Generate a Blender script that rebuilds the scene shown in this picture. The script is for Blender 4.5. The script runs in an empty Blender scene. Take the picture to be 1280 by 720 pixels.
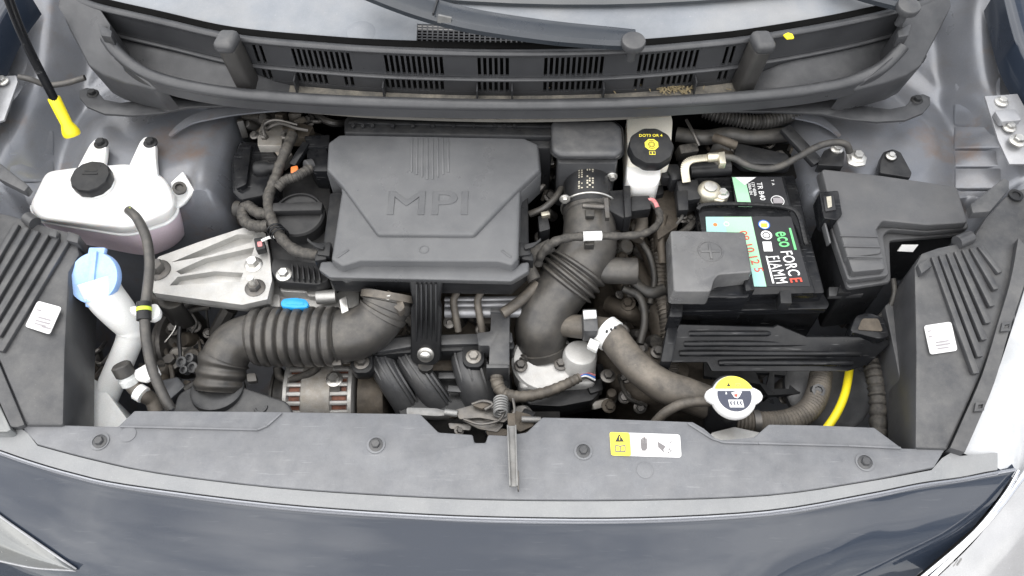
import bpy, bmesh, math, random
from mathutils import Vector, Matrix
random.seed(7)
R = math.radians
sc = bpy.context.scene
col = sc.collection

# ------------------------------------------------------------------ camera
FPX = 985.0                                   # focal length in pixels of a 1280 wide picture
PITCH = R(57)
CAM = Vector((0, -0.28, 0.92))
cd = bpy.data.cameras.new('camera')
cam = bpy.data.objects.new('camera', cd)
col.objects.link(cam)
cam.location = CAM
cam.rotation_euler = (R(90) - PITCH, 0, 0)
cd.sensor_width = 36
cd.lens = FPX / 1280 * 36
cd.clip_start = 0.02
cd.clip_end = 2000
sc.camera = cam
# ------------------------------------------------------------------ sky and sun (bright overcast day)
SUN_EL, SUN_AZ = R(60), R(215)                # azimuth clockwise from +y
w = bpy.data.worlds.new('World')
sc.world = w
w.use_nodes = True
nt = w.node_tree
nt.nodes.clear()
out = nt.nodes.new('ShaderNodeOutputWorld')
bg = nt.nodes.new('ShaderNodeBackground')
sky = nt.nodes.new('ShaderNodeTexSky')
sky.sky_type = 'NISHITA'
sky.sun_disc = False
sky.sun_elevation = SUN_EL
sky.sun_rotation = SUN_AZ
tc = nt.nodes.new('ShaderNodeTexCoord')
nz = nt.nodes.new('ShaderNodeTexNoise')
nz.inputs['Scale'].default_value = 3.4
nz.inputs['Detail'].default_value = 6
nz.inputs['Roughness'].default_value = 0.55
rp = nt.nodes.new('ShaderNodeValToRGB')
rp.color_ramp.elements[0].position = 0.40
rp.color_ramp.elements[0].color = (2.0, 2.3, 2.9, 1)
rp.color_ramp.elements[1].position = 0.62
rp.color_ramp.elements[1].color = (14.5, 14.4, 14.2, 1)
mx = nt.nodes.new('ShaderNodeMixRGB')
mx.inputs[0].default_value = 0.85
nt.links.new(tc.outputs['Generated'], nz.inputs['Vector'])
nt.links.new(nz.outputs['Fac'], rp.inputs[0])
nt.links.new(sky.outputs[0], mx.inputs[1])
nt.links.new(rp.outputs[0], mx.inputs[2])
nt.links.new(mx.outputs[0], bg.inputs['Color'])
bg.inputs['Strength'].default_value = 0.068
nt.links.new(bg.outputs[0], out.inputs['Surface'])
sd = bpy.data.lights.new('sun', 'SUN')
sd.energy = 1.5
sd.angle = R(120)
sd.color = (1.0, 0.97, 0.93)
so = bpy.data.objects.new('sun', sd)
col.objects.link(so)
sdir = Vector((math.sin(SUN_AZ) * math.cos(SUN_EL), math.cos(SUN_AZ) * math.cos(SUN_EL), math.sin(SUN_EL)))
so.rotation_euler = sdir.to_track_quat('Z', 'Y').to_euler()
so.location = sdir * 5
sc.view_settings.view_transform = 'Standard'
sc.view_settings.look = 'None'
sc.view_settings.gamma = 1
sc.view_settings.exposure = 1.46
sc.render.engine = 'CYCLES'
sc.cycles.max_bounces = 6

# ------------------------------------------------------------------ helpers
cP, sP = math.cos(PITCH), math.sin(PITCH)
FW, UP, RT = Vector((0, cP, -sP)), Vector((0, sP, cP)), Vector((1, 0, 0))


def P(px, py, z):
    """the point at height z that stands at (px, py) in the survey photograph"""
    r = RT * ((px - 640) / FPX) + UP * ((360 - py) / FPX) + FW
    return CAM + r * ((z - CAM.z) / r.z)


def mpp(px, py, z):
    return (P(px, py, z) - CAM).dot(FW) / FPX


def PT(lst, z=None):
    return [P(a[0], a[1], a[2] if len(a) > 2 else z) for a in lst]


def lerp(tab, x):
    if x <= tab[0][0]:
        return tab[0][1]
    for (a, b), (c, d) in zip(tab, tab[1:]):
        if x <= c:
            return b + (d - b) * (x - a) / (c - a)
    return tab[-1][1]


def sst(a, b, x):
    t = min(1, max(0, (x - a) / (b - a)))
    return t * t * (3 - 2 * t)


def spline(pts, n=8):
    pts = [Vector(p) for p in pts]
    if len(pts) < 3:
        return [pts[0].lerp(pts[-1], i / n) for i in range(n + 1)]
    res = []
    q = [pts[0] * 2 - pts[1]] + pts + [pts[-1] * 2 - pts[-2]]
    for i in range(1, len(q) - 2):
        p0, p1, p2, p3 = q[i - 1:i + 3]
        for k in range(n):
            t = k / n
            res.append(0.5 * ((2 * p1) + (p2 - p0) * t + (2 * p0 - 5 * p1 + 4 * p2 - p3) * t * t + (3 * p1 - p0 - 3 * p2 + p3) * t ** 3))
    res.append(pts[-1])
    return res


def frame(d):
    d = Vector(d).normalized()
    a = Vector((0, 0, 1)) if abs(d.z) < 0.9 else Vector((0, 1, 0))
    u = d.cross(a).normalized()
    return d, u, d.cross(u).normalized()


class MB:
    def __init__(s):
        s.v, s.f = [], []

    def add(s, vs, fs):
        o = len(s.v)
        s.v += [Vector(v) for v in vs]
        s.f += [tuple(i + o for i in f) for f in fs]
        return s

    def prism(s, top, bot):
        n = len(top)
        fs = [tuple(range(n)), tuple(range(2 * n - 1, n - 1, -1))]
        fs += [(i, i + n, (i + 1) % n + n, (i + 1) % n) for i in range(n)]
        return s.add(list(top) + list(bot), fs)

    def slab(s, poly, z=None, th=0.01, draft=0.0, rnd=0, seg=4):
        top = PT(poly, z)
        if rnd:
            top = rounded(top, rnd, seg)
        c = sum(top, Vector()) / len(top)
        bot = []
        for p in top:
            d = (p - c)
            d.z = 0
            d = d.normalized() * draft if d.length > 1e-6 else d
            bot.append(p + d - Vector((0, 0, th)))
        return s.prism(top, bot)

    def plate(s, poly, z=None, th=0.003, rnd=0, seg=4):
        """a sheet through the points, thickened along its own normal"""
        top = PT(poly, z)
        if rnd:
            top = rounded(top, rnd, seg)
        n = Vector()
        for i in range(len(top)):
            a, b = top[i], top[(i + 1) % len(top)]
            n += a.cross(b)
        n.normalize()
        if n.z < 0:
            n = -n
        return s.prism(top, [p - n * th for p in top])

    def holes(s, outer, hs, z, th):
        """flat plate with real openings"""
        bm = bmesh.new()
        loops = []
        for poly in [outer] + hs:
            pts = [p if isinstance(p, Vector) else P(p[0], p[1], p[2] if len(p) > 2 else z) for p in poly]
            vs = [bm.verts.new(p) for p in pts]
            for i in range(len(vs)):
                bm.edges.new((vs[i], vs[(i + 1) % len(vs)]))
            loops.append(pts)
        bmesh.ops.triangle_fill(bm, use_beauty=True, use_dissolve=False, edges=bm.edges[:])
        bm.verts.index_update()
        vs = [v.co.copy() for v in bm.verts]
        fs = [tuple(v.index for v in f.verts) for f in bm.faces]
        bm.free()
        n = len(vs)
        dn = Vector((0, 0, -th))
        s.add(vs + [v + dn for v in vs], fs + [tuple(i + n for i in reversed(f)) for f in fs])
        for pts in loops:
            k = len(pts)
            s.add(pts + [p + dn for p in pts], [(i, i + k, (i + 1) % k + k, (i + 1) % k) for i in range(k)])
        return s

    def box(s, c, size, rot=None):
        c = Vector(c)
        h = [k / 2 for k in size]
        vs = []
        for x in (-1, 1):
            for y in (-1, 1):
                for z in (-1, 1):
                    q = Vector((x * h[0], y * h[1], z * h[2]))
                    if rot is not None:
                        q = rot @ q
                    vs.append(c + q)
        return s.add(vs, [(0, 1, 3, 2), (4, 6, 7, 5), (0, 4, 5, 1), (2, 3, 7, 6), (0, 2, 6, 4), (1, 5, 7, 3)])

    def beam(s, a, b, w, h, up=(0, 0, 1)):
        a, b = Vector(a), Vector(b)
        d = (b - a)
        y = d.normalized()
        x = y.cross(Vector(up)).normalized()
        z = x.cross(y)
        return s.box((a + b) / 2, (w, d.length, h), Matrix((x, y, z)).transposed())

    def tube(s, path, r, n=14, caps=True, flat=None):
        m = len(path)
        rs = [r(i / (m - 1)) if callable(r) else (r[i] if isinstance(r, (list, tuple)) else r) for i in range(m)]
        vs, fs = [], []
        u = None
        for i, p in enumerate(path):
            d = (path[min(i + 1, m - 1)] - path[max(i - 1, 0)]).normalized()
            if u is None:
                u = frame(d)[1]
            u = (u - d * u.dot(d)).normalized()
            v = d.cross(u)
            for k in range(n):
                a = 2 * math.pi * k / n
                vs.append(p + (u * math.cos(a) + v * math.sin(a)) * rs[i])
        for i in range(m - 1):
            for k in range(n):
                fs.append((i * n + k, i * n + (k + 1) % n, (i + 1) * n + (k + 1) % n, (i + 1) * n + k))
        if caps:
            fs.append(tuple(range(n - 1, -1, -1)))
            fs.append(tuple((m - 1) * n + k for k in range(n)))
        return s.add(vs, fs)

    def lathe(s, c, axis, prof, n=32, wob=None):
        d, u, v = frame(axis)
        c = Vector(c)
        vs, fs = [], []
        for (r, h) in prof:
            for k in range(n):
                a = 2 * math.pi * k / n
                rr = r * (wob(a) if wob else 1)
                vs.append(c + d * h + (u * math.cos(a) + v * math.sin(a)) * max(rr, 1e-5))
        for i in range(len(prof) - 1):
            for k in range(n):
                fs.append((i * n + k, i * n + (k + 1) % n, (i + 1) * n + (k + 1) % n, (i + 1) * n + k))
        fs.append(tuple(range(n - 1, -1, -1)))
        fs.append(tuple((len(prof) - 1) * n + k for k in range(n)))
        return s.add(vs, fs)

    def cyl(s, a, b, r, r2=None, n=24):
        a, b = Vector(a), Vector(b)
        return s.lathe(a, b - a, [(r, 0), (r if r2 is None else r2, (b - a).length)], n)

    def torus(s, c, axis, r, t, n=28, m=8, a0=0, a1=2 * math.pi):
        d, u, v = frame(axis)
        full = abs(a1 - a0 - 2 * math.pi) < 1e-4
        pts = [Vector(c) + (u * math.cos(a0 + (a1 - a0) * k / n) + v * math.sin(a0 + (a1 - a0) * k / n)) * r for k in range(n + 1)]
        return s.tube(pts, t, m, not full)

    def bolt(s, c, r, axis=(0, 0, 1), h=None):
        """flanged hexagon head"""
        h = h or r * 0.9
        s.lathe(c, axis, [(r * 1.55, -h * 0.3), (r * 1.55, h * 0.12), (r * 1.25, h * 0.3)], 20)
        s.lathe(Vector(c) + Vector(axis).normalized() * h * 0.25, axis, [(r, 0), (r, h * 0.75), (r * 0.86, h * 0.95)], 6)
        return s

    def build(s, name, mat, parent=None, bevel=0, seg=2, angle=38, root=None):
        me = bpy.data.meshes.new(name)
        o0 = wloc(parent)
        me.from_pydata([tuple(v - o0) for v in s.v], [], s.f)
        bm = bmesh.new()
        bm.from_mesh(me)
        bmesh.ops.recalc_face_normals(bm, faces=bm.faces[:])
        if bevel:
            es = [e for e in bm.edges if len(e.link_faces) == 2 and e.calc_face_angle(0) > R(28)]
            bmesh.ops.bevel(bm, geom=es, offset=bevel, offset_type='OFFSET', segments=seg, profile=0.5, affect='EDGES', clamp_overlap=True)
        bm.to_mesh(me)
        bm.free()
        me.polygons.foreach_set('use_smooth', [True] * len(me.polygons))
        me.set_sharp_from_angle(angle=R(angle))
        me.materials.append(mat)
        o = bpy.data.objects.new(name, me)
        col.objects.link(o)
        if parent is not None:
            o.parent = parent
        return o


def wloc(o):
    v = Vector()
    while o is not None:
        v = v + o.location
        o = o.parent
    return v


def rounded(pts, r, seg=4):
    res = []
    n = len(pts)
    for i in range(n):
        p, a, b = pts[i], pts[i - 1], pts[(i + 1) % n]
        da, db = a - p, b - p
        q = min(r, da.length * 0.45, db.length * 0.45)
        A, B = p + da.normalized() * q, p + db.normalized() * q
        for k in range(seg + 1):
            t = k / seg
            res.append(A * (1 - t) ** 2 + p * 2 * t * (1 - t) + B * t * t)
    return res


def thing(name, label, cat, loc, group=None):
    o = bpy.data.objects.new(name, None)
    o.empty_display_size = 0.03
    col.objects.link(o)
    o.location = loc
    o['label'] = label
    o['category'] = cat
    if group:
        o['group'] = group
    return o


def tag(o, label, cat, group=None):
    o['label'] = label
    o['category'] = cat
    if group:
        o['group'] = group
    return o


def text(name, s, o, xd, yd, size, mat, parent, ext=0.0004, align='CENTER', bevel=0, fat=0.0, sx=1.0, space=1.0):
    """raised or printed lettering in the plane of xd and yd, centred on o"""
    cu = bpy.data.curves.new(name, 'FONT')
    cu.body = s
    cu.size = size
    cu.extrude = ext
    cu.bevel_depth = bevel
    cu.offset = fat
    cu.align_x = align
    cu.align_y = 'CENTER'
    cu.resolution_u = 3
    cu.space_character = space
    t = bpy.data.objects.new(name, cu)
    col.objects.link(t)
    dg = bpy.context.evaluated_depsgraph_get()
    me = bpy.data.meshes.new_from_object(t.evaluated_get(dg))
    bpy.data.objects.remove(t)
    x = Vector(xd).normalized()
    y = Vector(yd)
    y = (y - x * y.dot(x)).normalized()
    z = x.cross(y)
    for v in me.vertices:
        v.co.x *= sx
    m = Matrix((x, y, z)).transposed().to_4x4()
    m.translation = Vector(o) - wloc(parent)
    me.transform(m)
    me.materials.clear()
    me.materials.append(mat)
    ob = bpy.data.objects.new(name, me)
    col.objects.link(ob)
    ob.parent = parent
    return ob


# ------------------------------------------------------------------ materials
def mat(name, c, rough=0.5, metal=0.0, var=0.25, scale=18, dust=0.0, dustc=(0.30, 0.28, 0.25), bump=0.15, bscale=900, coat=0.0, spec=0.5,
        sss=0.0, trans=0.0, rust=0.0, scratch=0.0, stain=None, grain=0.22):
    m = bpy.data.materials.new(name)
    m.use_nodes = True
    t = m.node_tree
    L = t.links.new
    b = t.nodes['Principled BSDF']
    b.inputs['Roughness'].default_value = rough
    b.inputs['Metallic'].default_value = metal
    b.inputs['Coat Weight'].default_value = coat
    b.inputs['Coat Roughness'].default_value = 0.04
    b.inputs['Specular IOR Level'].default_value = spec
    b.inputs['Transmission Weight'].default_value = trans
    if sss:
        b.inputs['Subsurface Weight'].default_value = sss
        b.inputs['Subsurface Radius'].default_value = (0.02, 0.016, 0.013)
        b.inputs['Subsurface Scale'].default_value = 0.6
    tcn = t.nodes.new('ShaderNodeTexCoord')
    co = tcn.outputs['Object']

    def noise(sc_, det=5, ro=0.6):
        n = t.nodes.new('ShaderNodeTexNoise')
        n.inputs['Scale'].default_value = sc_
        n.inputs['Detail'].default_value = det
        n.inputs['Roughness'].default_value = ro
        L(co, n.inputs['Vector'])
        return n.outputs['Fac']

    def ramp(v, a, bb, lo=0.0, hi=1.0):
        n = t.nodes.new('ShaderNodeMapRange')
        n.inputs[1].default_value, n.inputs[2].default_value = a, bb
        n.inputs[3].default_value, n.inputs[4].default_value = lo, hi
        L(v, n.inputs[0])
        return n.outputs[0]

    def mix(f, a, bb):
        n = t.nodes.new('ShaderNodeMixRGB')
        for i, q in ((0, f), (1, a), (2, bb)):
            if hasattr(q, 'links'):
                L(q, n.inputs[i])
            else:
                n.inputs[i].default_value = q if i == 0 else (*q[:3], 1)
        return n.outputs[0]

    def math_(op, a, bb):
        n = t.nodes.new('ShaderNodeMath')
        n.operation = op
        n.use_clamp = True
        for i, q in ((0, a), (1, bb)):
            if hasattr(q, 'links'):
                L(q, n.inputs[i])
            else:
                n.inputs[i].default_value = q
        return n.outputs[0]
    n1 = noise(scale)
    c0 = tuple(k * (1 - var) for k in c)
    c1 = tuple(min(1, k * (1 + var)) for k in c)
    cur = mix(ramp(n1, 0.3, 0.7), c0, c1)
    if grain:
        cur = mix(ramp(noise(650, 2, 0.8), 0.35, 0.65, grain, 0), cur, tuple(k * 0.55 for k in c))
        cur = mix(ramp(noise(240, 4, 0.8), 0.60, 0.72, 0, grain * 0.8), cur, tuple(min(1, k * 1.9 + 0.01) for k in c))
    if dust:
        geo = t.nodes.new('ShaderNodeNewGeometry')
        sx = t.nodes.new('ShaderNodeSeparateXYZ')
        L(geo.outputs['Normal'], sx.inputs[0])
        up = ramp(sx.outputs[2], 0.1, 0.9)
        n2 = noise(scale * 2.3, 8, 0.68)
        f = math_('MULTIPLY', math_('MULTIPLY', up, ramp(n2, 0.36, 0.68)), dust)
        cur = mix(f, cur, dustc)
        sp = ramp(noise(scale * 26, 3, 0.7), 0.66, 0.74, 0, dust * 0.8)      # single specks of grit
        cur = mix(math_('MULTIPLY', up, sp), cur, tuple(min(1, k * 1.5) for k in dustc))
    if rust:
        n3 = noise(9, 7, 0.65)
        cur = mix(ramp(n3, 0.57, 0.72, 0, rust), cur, (0.20, 0.105, 0.045))
        n4 = noise(16, 7, 0.7)
        cur = mix(ramp(n4, 0.52, 0.75, 0, rust * 0.6), cur, (0.13, 0.11, 0.09))
    if scratch:
        wv = t.nodes.new('ShaderNodeTexNoise')
        mp = t.nodes.new('ShaderNodeMapping')
        mp.inputs['Scale'].default_value = (9, 130, 60)
        mp.inputs['Rotation'].default_value = (0, 0, 0.35)
        L(co, mp.inputs[0])
        L(mp.outputs[0], wv.inputs['Vector'])
        wv.inputs['Scale'].default_value = 3
        cur = mix(ramp(wv.outputs['Fac'], 0.66, 0.72, 0, scratch), cur, (0.55, 0.55, 0.55))
    if stain:
        cur = mix(ramp(noise(stain[1], 6, 0.62), 0.46, 0.66, 0, stain[2]), cur, stain[0])
    L(cur, b.inputs['Base Color'])
    rr = ramp(noise(scale * 1.7, 5, 0.6), 0.3, 0.7, max(0.03, rough - 0.09), min(1, rough + 0.12))
    L(rr, b.inputs['Roughness'])
    if bump:
        bp = t.nodes.new('ShaderNodeBump')
        bp.inputs['Strength'].default_value = bump
        bp.inputs['Distance'].default_value = 0.0006
        L(noise(bscale, 2, 0.5), bp.inputs['Height'])
        L(bp.outputs[0], b.inputs['Normal'])
    return m


DUST = (0.25, 0.235, 0.21)
cover_p = mat('cover_plastic', (0.080, 0.082, 0.086), 0.33, var=0.10, scale=9, dust=0.35, dustc=(0.15, 0.15, 0.148), bump=0.45, bscale=1300, stain=((0.115, 0.117, 0.12), 7, 0.35))
black_p = mat('black_plastic', (0.016, 0.0165, 0.018), 0.34, var=0.3, scale=25, dust=0.16, dustc=(0.11, 0.105, 0.095), bump=0.2, spec=0.27)
gloss_p = mat('glossy_black_plastic', (0.009, 0.0095, 0.011), 0.17, var=0.3, scale=25, dust=0.10, dustc=(0.10, 0.097, 0.09), bump=0.05, scratch=0.08, spec=0.24)
grey_p = mat('grey_black_plastic', (0.046, 0.047, 0.050), 0.38, var=0.2, scale=14, dust=0.35, dustc=(0.16, 0.155, 0.145), bump=0.22)
trim_p = mat('bleached_trim_plastic', (0.140, 0.144, 0.153), 0.44, var=0.14, scale=16, dust=0.42, dustc=(0.225, 0.225, 0.225), bump=0.4, scratch=0.10, stain=((0.110, 0.112, 0.118), 24, 0.45))
cowl_p = mat('cowl_plastic', (0.036, 0.037, 0.040), 0.36, var=0.15, scale=12, dust=0.30, dustc=(0.12, 0.12, 0.12), bump=0.2)
cowl_top_p = mat('weathered_cowl_plastic', (0.185, 0.20, 0.22), 0.38, var=0.12, scale=7, dust=0.25, dustc=(0.36, 0.36, 0.36), bump=0.1, stain=((0.32, 0.30, 0.27), 6, 0.25))
ledge_p = mat('dusty_ledge_plastic', (0.09, 0.086, 0.078), 0.7, var=0.3, scale=20, dust=0.8, dustc=(0.27, 0.245, 0.20), bump=0.3)
dark = mat('cavity_shade', (0.006, 0.006, 0.006), 0.7, var=0.4, dust=0.25, dustc=(0.04, 0.036, 0.032), spec=0.1)  # near black: the shade of the deep gaps is baked into this colour
rubber = mat('rubber', (0.028, 0.027, 0.026), 0.5, var=0.25, scale=22, dust=0.4, dustc=(0.14, 0.125, 0.10), bump=0.2)
hose_m = mat('dusty_rubber_hose', (0.044, 0.042, 0.040), 0.38, var=0.28, scale=16, dust=0.40, dustc=(0.20, 0.18, 0.15), bump=0.2)
hose_b = mat('brown_rubber_hose', (0.070, 0.062, 0.053), 0.55, var=0.3, scale=18, dust=0.55, dustc=(0.26, 0.225, 0.18), bump=0.3)
tape = mat('dusty_cloth_tape', (0.030, 0.028, 0.026), 0.65, var=0.35, scale=60, dust=0.4, dustc=(0.20, 0.18, 0.15), bump=0.6, bscale=1600)
alu = mat('cast_aluminium', (0.47, 0.465, 0.45), 0.46, 0.65, var=0.14, scale=30, dust=0.25, dustc=(0.42, 0.38, 0.31), bump=0.5, bscale=1100)
alu_d = mat('dirty_aluminium', (0.36, 0.345, 0.32), 0.55, 0.6, var=0.3, scale=26, dust=0.6, dustc=(0.25, 0.21, 0.16), bump=0.5, bscale=900)
steel = mat('zinc_steel', (0.62, 0.61, 0.58), 0.34, 0.9, var=0.2, scale=40, dust=0.25, dustc=(0.35, 0.31, 0.26), bump=0.15)
steel_d = mat('dark_steel', (0.12, 0.115, 0.11), 0.42, 0.7, var=0.3, scale=40, dust=0.3, dustc=(0.22, 0.19, 0.15), bump=0.2)
zinc = mat('grey_zinc_plate', (0.34, 0.345, 0.36), 0.42, 0.5, var=0.12, scale=30, dust=0.2, dustc=(0.3, 0.28, 0.25), bump=0.15)
worn = mat('worn_steel', (0.22, 0.22, 0.215), 0.45, 0.5, var=0.25, scale=60, dust=0.3, dustc=(0.2, 0.18, 0.16), bump=0.2)
alu_b = mat('bright_casting', (0.56, 0.555, 0.54), 0.45, 0.35, var=0.12, scale=40, dust=0.2, dustc=(0.45, 0.40, 0.33), bump=0.5, bscale=1000)
brass = mat('brass', (0.58, 0.54, 0.44), 0.42, 0.8, var=0.2, scale=40, bump=0.2)
copper = mat('copper_winding', (0.17, 0.07, 0.045), 0.5, 0.4, var=0.4, scale=120, bump=0.5)
body_m = mat('grey_body_metal', (0.185, 0.195, 0.218), 0.33, 0.4, var=0.10, scale=6, dust=0.25, dustc=(0.27, 0.25, 0.22), bump=0.06, coat=0.25, rust=0.55)
body_lo = mat('grey_inner_metal', (0.085, 0.09, 0.10), 0.40, 0.3, var=0.15, scale=8, dust=0.3, dustc=(0.16, 0.145, 0.12), bump=0.08, coat=0.15, rust=0.35)
paint = mat('slate_car_paint', (0.017, 0.023, 0.035), 0.30, 0.0, var=0.06, scale=4, bump=0.0, spec=0.1, coat=1.0, scratch=0.02, grain=0.04)
paint_lip = mat('bead_and_highlight_paint', (0.24, 0.25, 0.275), 0.22, 0.3, var=0.05, bump=0, coat=1.0)  # pale coat of the lip bead, also the painted highlight on the bumper edge
white_p = mat('white_plastic', (0.80, 0.80, 0.78), 0.38, var=0.03, scale=10, dust=0.10, dustc=(0.6, 0.58, 0.53), bump=0.06, sss=0.25)
tank_w = mat('milky_tank_plastic', (0.82, 0.815, 0.80), 0.36, var=0.03, scale=8, bump=0.05, sss=0.3, dust=0.06, dustc=(0.6, 0.58, 0.55), grain=0.04)
tank_p = mat('coolant_tinted_plastic', (0.75, 0.63, 0.69), 0.36, var=0.10, scale=14, bump=0.05, sss=0.3)
neck_w = mat('washer_neck_plastic', (0.76, 0.765, 0.75), 0.4, var=0.06, scale=14, dust=0.25, dustc=(0.5, 0.48, 0.44), bump=0.05, sss=0.25)
brake_w = mat('yellowed_tank_plastic', (0.74, 0.71, 0.62), 0.38, var=0.1, scale=18, bump=0.05, sss=0.3)
blue_p = mat('blue_plastic', (0.29, 0.46, 0.80), 0.36, var=0.12, scale=60, bump=0.1, dust=0.35, dustc=(0.45, 0.6, 0.8))
blue_r = mat('bright_blue_plastic', (0.02, 0.32, 0.72), 0.35, var=0.08, scale=40, bump=0.1)
yellow = mat('yellow_plastic', (0.86, 0.70, 0.02), 0.36, var=0.05, scale=30, bump=0.08)
lime = mat('lime_mark', (0.55, 0.68, 0.05), 0.5, var=0.08, bump=0)
ink_y = mat('yellow_ink', (0.85, 0.72, 0.06), 0.45, var=0.05, bump=0)
ink_w = mat('white_ink', (0.80, 0.80, 0.79), 0.42, var=0.04, scale=50, bump=0, stain=((0.5, 0.48, 0.45), 90, 0.15), grain=0.04)
ink_k = mat('black_ink', (0.018, 0.018, 0.020), 0.4, var=0.15, scale=50, bump=0)
ink_n = mat('navy_ink', (0.030, 0.035, 0.060), 0.3, var=0.1, bump=0)
ink_r = mat('red_ink', (0.62, 0.08, 0.05), 0.45, var=0.1, bump=0)
ink_gr = mat('green_ink', (0.16, 0.58, 0.22), 0.4, var=0.06, bump=0)
ink_lg = mat('pale_green_ink', (0.36, 0.66, 0.42), 0.4, var=0.06, scale=20, bump=0)
ink_c = mat('cyan_ink', (0.34, 0.60, 0.55), 0.4, var=0.08, scale=20, bump=0)
ink_b = mat('blue_ink', (0.05, 0.16, 0.50), 0.4, var=0.08, bump=0)
ink_g = mat('grey_ink', (0.16, 0.15, 0.15), 0.5, var=0.1, bump=0)
ink_p = mat('pale_red_ink', (0.75, 0.52, 0.46), 0.5, var=0.1, bump=0)
ink_s = mat('faded_print', (0.30, 0.28, 0.29), 0.5, var=0.1, bump=0)
paper = mat('white_paper_label', (0.66, 0.655, 0.65), 0.5, var=0.03, scale=80, bump=0.1, grain=0.04)
orange = mat('orange_plastic', (0.75, 0.20, 0.05), 0.4, var=0.1, bump=0)
pink = mat('red_white_wire', (0.60, 0.22, 0.22), 0.4, var=0.3, scale=300, bump=0)
leaf_m = mat('dry_leaf', (0.26, 0.21, 0.12), 0.7, var=0.4, scale=200, bump=0.3)
glass_d = mat('windscreen_glass', (0.012, 0.016, 0.02), 0.06, var=0.05, bump=0, coat=1.0, grain=0.04)
lens_m = mat('headlamp_lens', (0.15, 0.155, 0.15), 0.12, 0.2, var=0.12, scale=14, bump=0.0, coat=1.0, stain=((0.14, 0.15, 0.16), 10, 0.6))
chrome = mat('chrome', (0.85, 0.85, 0.86), 0.12, 1.0, var=0.04, bump=0, grain=0.04)
gearbox = mat('grimy_casting', (0.075, 0.063, 0.050), 0.62, 0.3, var=0.5, scale=34, dust=0.5, dustc=(0.12, 0.098, 0.072), bump=1.0, bscale=260)
valve_p = mat('valve_cover_plastic', (0.022, 0.022, 0.023), 0.40, var=0.2, scale=25, dust=0.22, dustc=(0.09, 0.087, 0.08), bump=0.2, spec=0.27)
wiper_m = mat('wiper_paint', (0.024, 0.029, 0.036), 0.30, 0.1, var=0.1, scale=15, dust=0.06, dustc=(0.1, 0.1, 0.11), bump=0.05, coat=0.2)
clear_p = mat('clear_plastic', (0.55, 0.56, 0.55), 0.15, var=0.2, scale=90, bump=0)
green_d = mat('green_band', (0.03, 0.22, 0.05), 0.5, bump=0)


def simple(name, label, cat, mb, m, bevel=0.0, group=None, angle=38, seg=2):
    """a thing that is a single mesh; its origin goes to its base"""
    c = Vector((sum(v.x for v in mb.v) / len(mb.v), sum(v.y for v in mb.v) / len(mb.v), min(v.z for v in mb.v)))
    mb.v = [v - c for v in mb.v]
    o = mb.build(name, m, None, bevel, seg, angle)
    o.location = c
    return tag(o, label, cat, group)


def struct(name, mb, m, bevel=0):
    o = mb.build(name, m, None, bevel)
    o['kind'] = 'structure'
    return o


# ================================================================== the setting: ground and the shell of the bay
struct('ground', MB().add([(-40, -40, -0.95), (40, -40, -0.95), (40, 40, -0.95), (-40, 40, -0.95)], [(0, 1, 2, 3)]),
       mat('asphalt', (0.16, 0.155, 0.15), 0.85, var=0.25, scale=3, bump=0.4, bscale=200))
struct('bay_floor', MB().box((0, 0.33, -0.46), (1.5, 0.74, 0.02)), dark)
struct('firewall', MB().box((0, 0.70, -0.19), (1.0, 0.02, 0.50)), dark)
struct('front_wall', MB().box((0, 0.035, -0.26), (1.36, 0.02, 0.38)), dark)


# inner wings with the strut towers: one pressed sheet each side
def wing_z(u, y):
    tower = sst(0.375, 0.455, u) * sst(0.425, 0.485, y)
    z = -0.42 + tower * 0.412
    d = math.hypot(u - 0.575, y - 0.60)
    z += 0.016 * (1 - sst(0.085, 0.15, d)) * tower
    z += 0.005 * math.exp(-((d - 0.165) / 0.012) ** 2) * tower
    # valley and flange towards the fender, with pressed creases
    z += sst(0.70, 0.76, u) * 0.055 + sst(0.78, 0.84, u) * 0.03
    z += sst(0.66, 0.86, y) * sst(0.50, 0.60, u) * 0.07
    if u > 0.70:
        z += 0.0
    low = sst(0.66, 0.70, u) * (1 - tower)
    z += low * 0.27
    z += 0.02 * math.exp(-((u - 0.47) / 0.02) ** 2) * tower * (1 - sst(0.50, 0.60, y))
    return z


def wing(sg, name, label):
    mb = MB()
    nx, ny = 120, 170
    vs = [(sg * (0.34 + 0.60 * i / nx), 0.03 + 1.15 * j / ny, wing_z(0.34 + 0.60 * i / nx, 0.03 + 1.15 * j / ny)) for j in range(ny + 1) for i in range(nx + 1)]
    fs = [(j * (nx + 1) + i, j * (nx + 1) + i + 1, (j + 1) * (nx + 1) + i + 1, (j + 1) * (nx + 1) + i) for j in range(ny) for i in range(nx)]
    t = thing(name, label, 'body panel', (sg * 0.6, 0.4, -0.42))
    mb.add(vs, fs)
    mb.build('pressed_panel', body_m, t, angle=60)
    # a welded flange along the top edge of the bay side
    XX = (lambda a: a) if sg < 0 else (lambda a: 1262 - a)
    path = spline(PT([(XX(212), 170, 0.016), (XX(226), 158, 0.022), (XX(245), 148, 0.028), (XX(285), 139, 0.033), (XX(330), 134, 0.036), (XX(385), 130, 0.04)]), 8)
    f = MB()
    for i, (a, b) in enumerate(zip(path, path[1:])):
        f.beam(a, b + (b - a) * 0.12, 0.006 + 0.016 * min(1, i / 20), 0.003)
    f.build('weld_flange', body_m, t)
    if sg < 0:
        f = MB()
        f.tube(spline(PT([(24, 96, 0.095), (38, 99, 0.093), (58, 106, 0.08), (82, 104, 0.08), (106, 97, 0.085)]), 8), 0.0045, 10)
        f.build('washer_pipe', hose_m, t)
    return t


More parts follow.
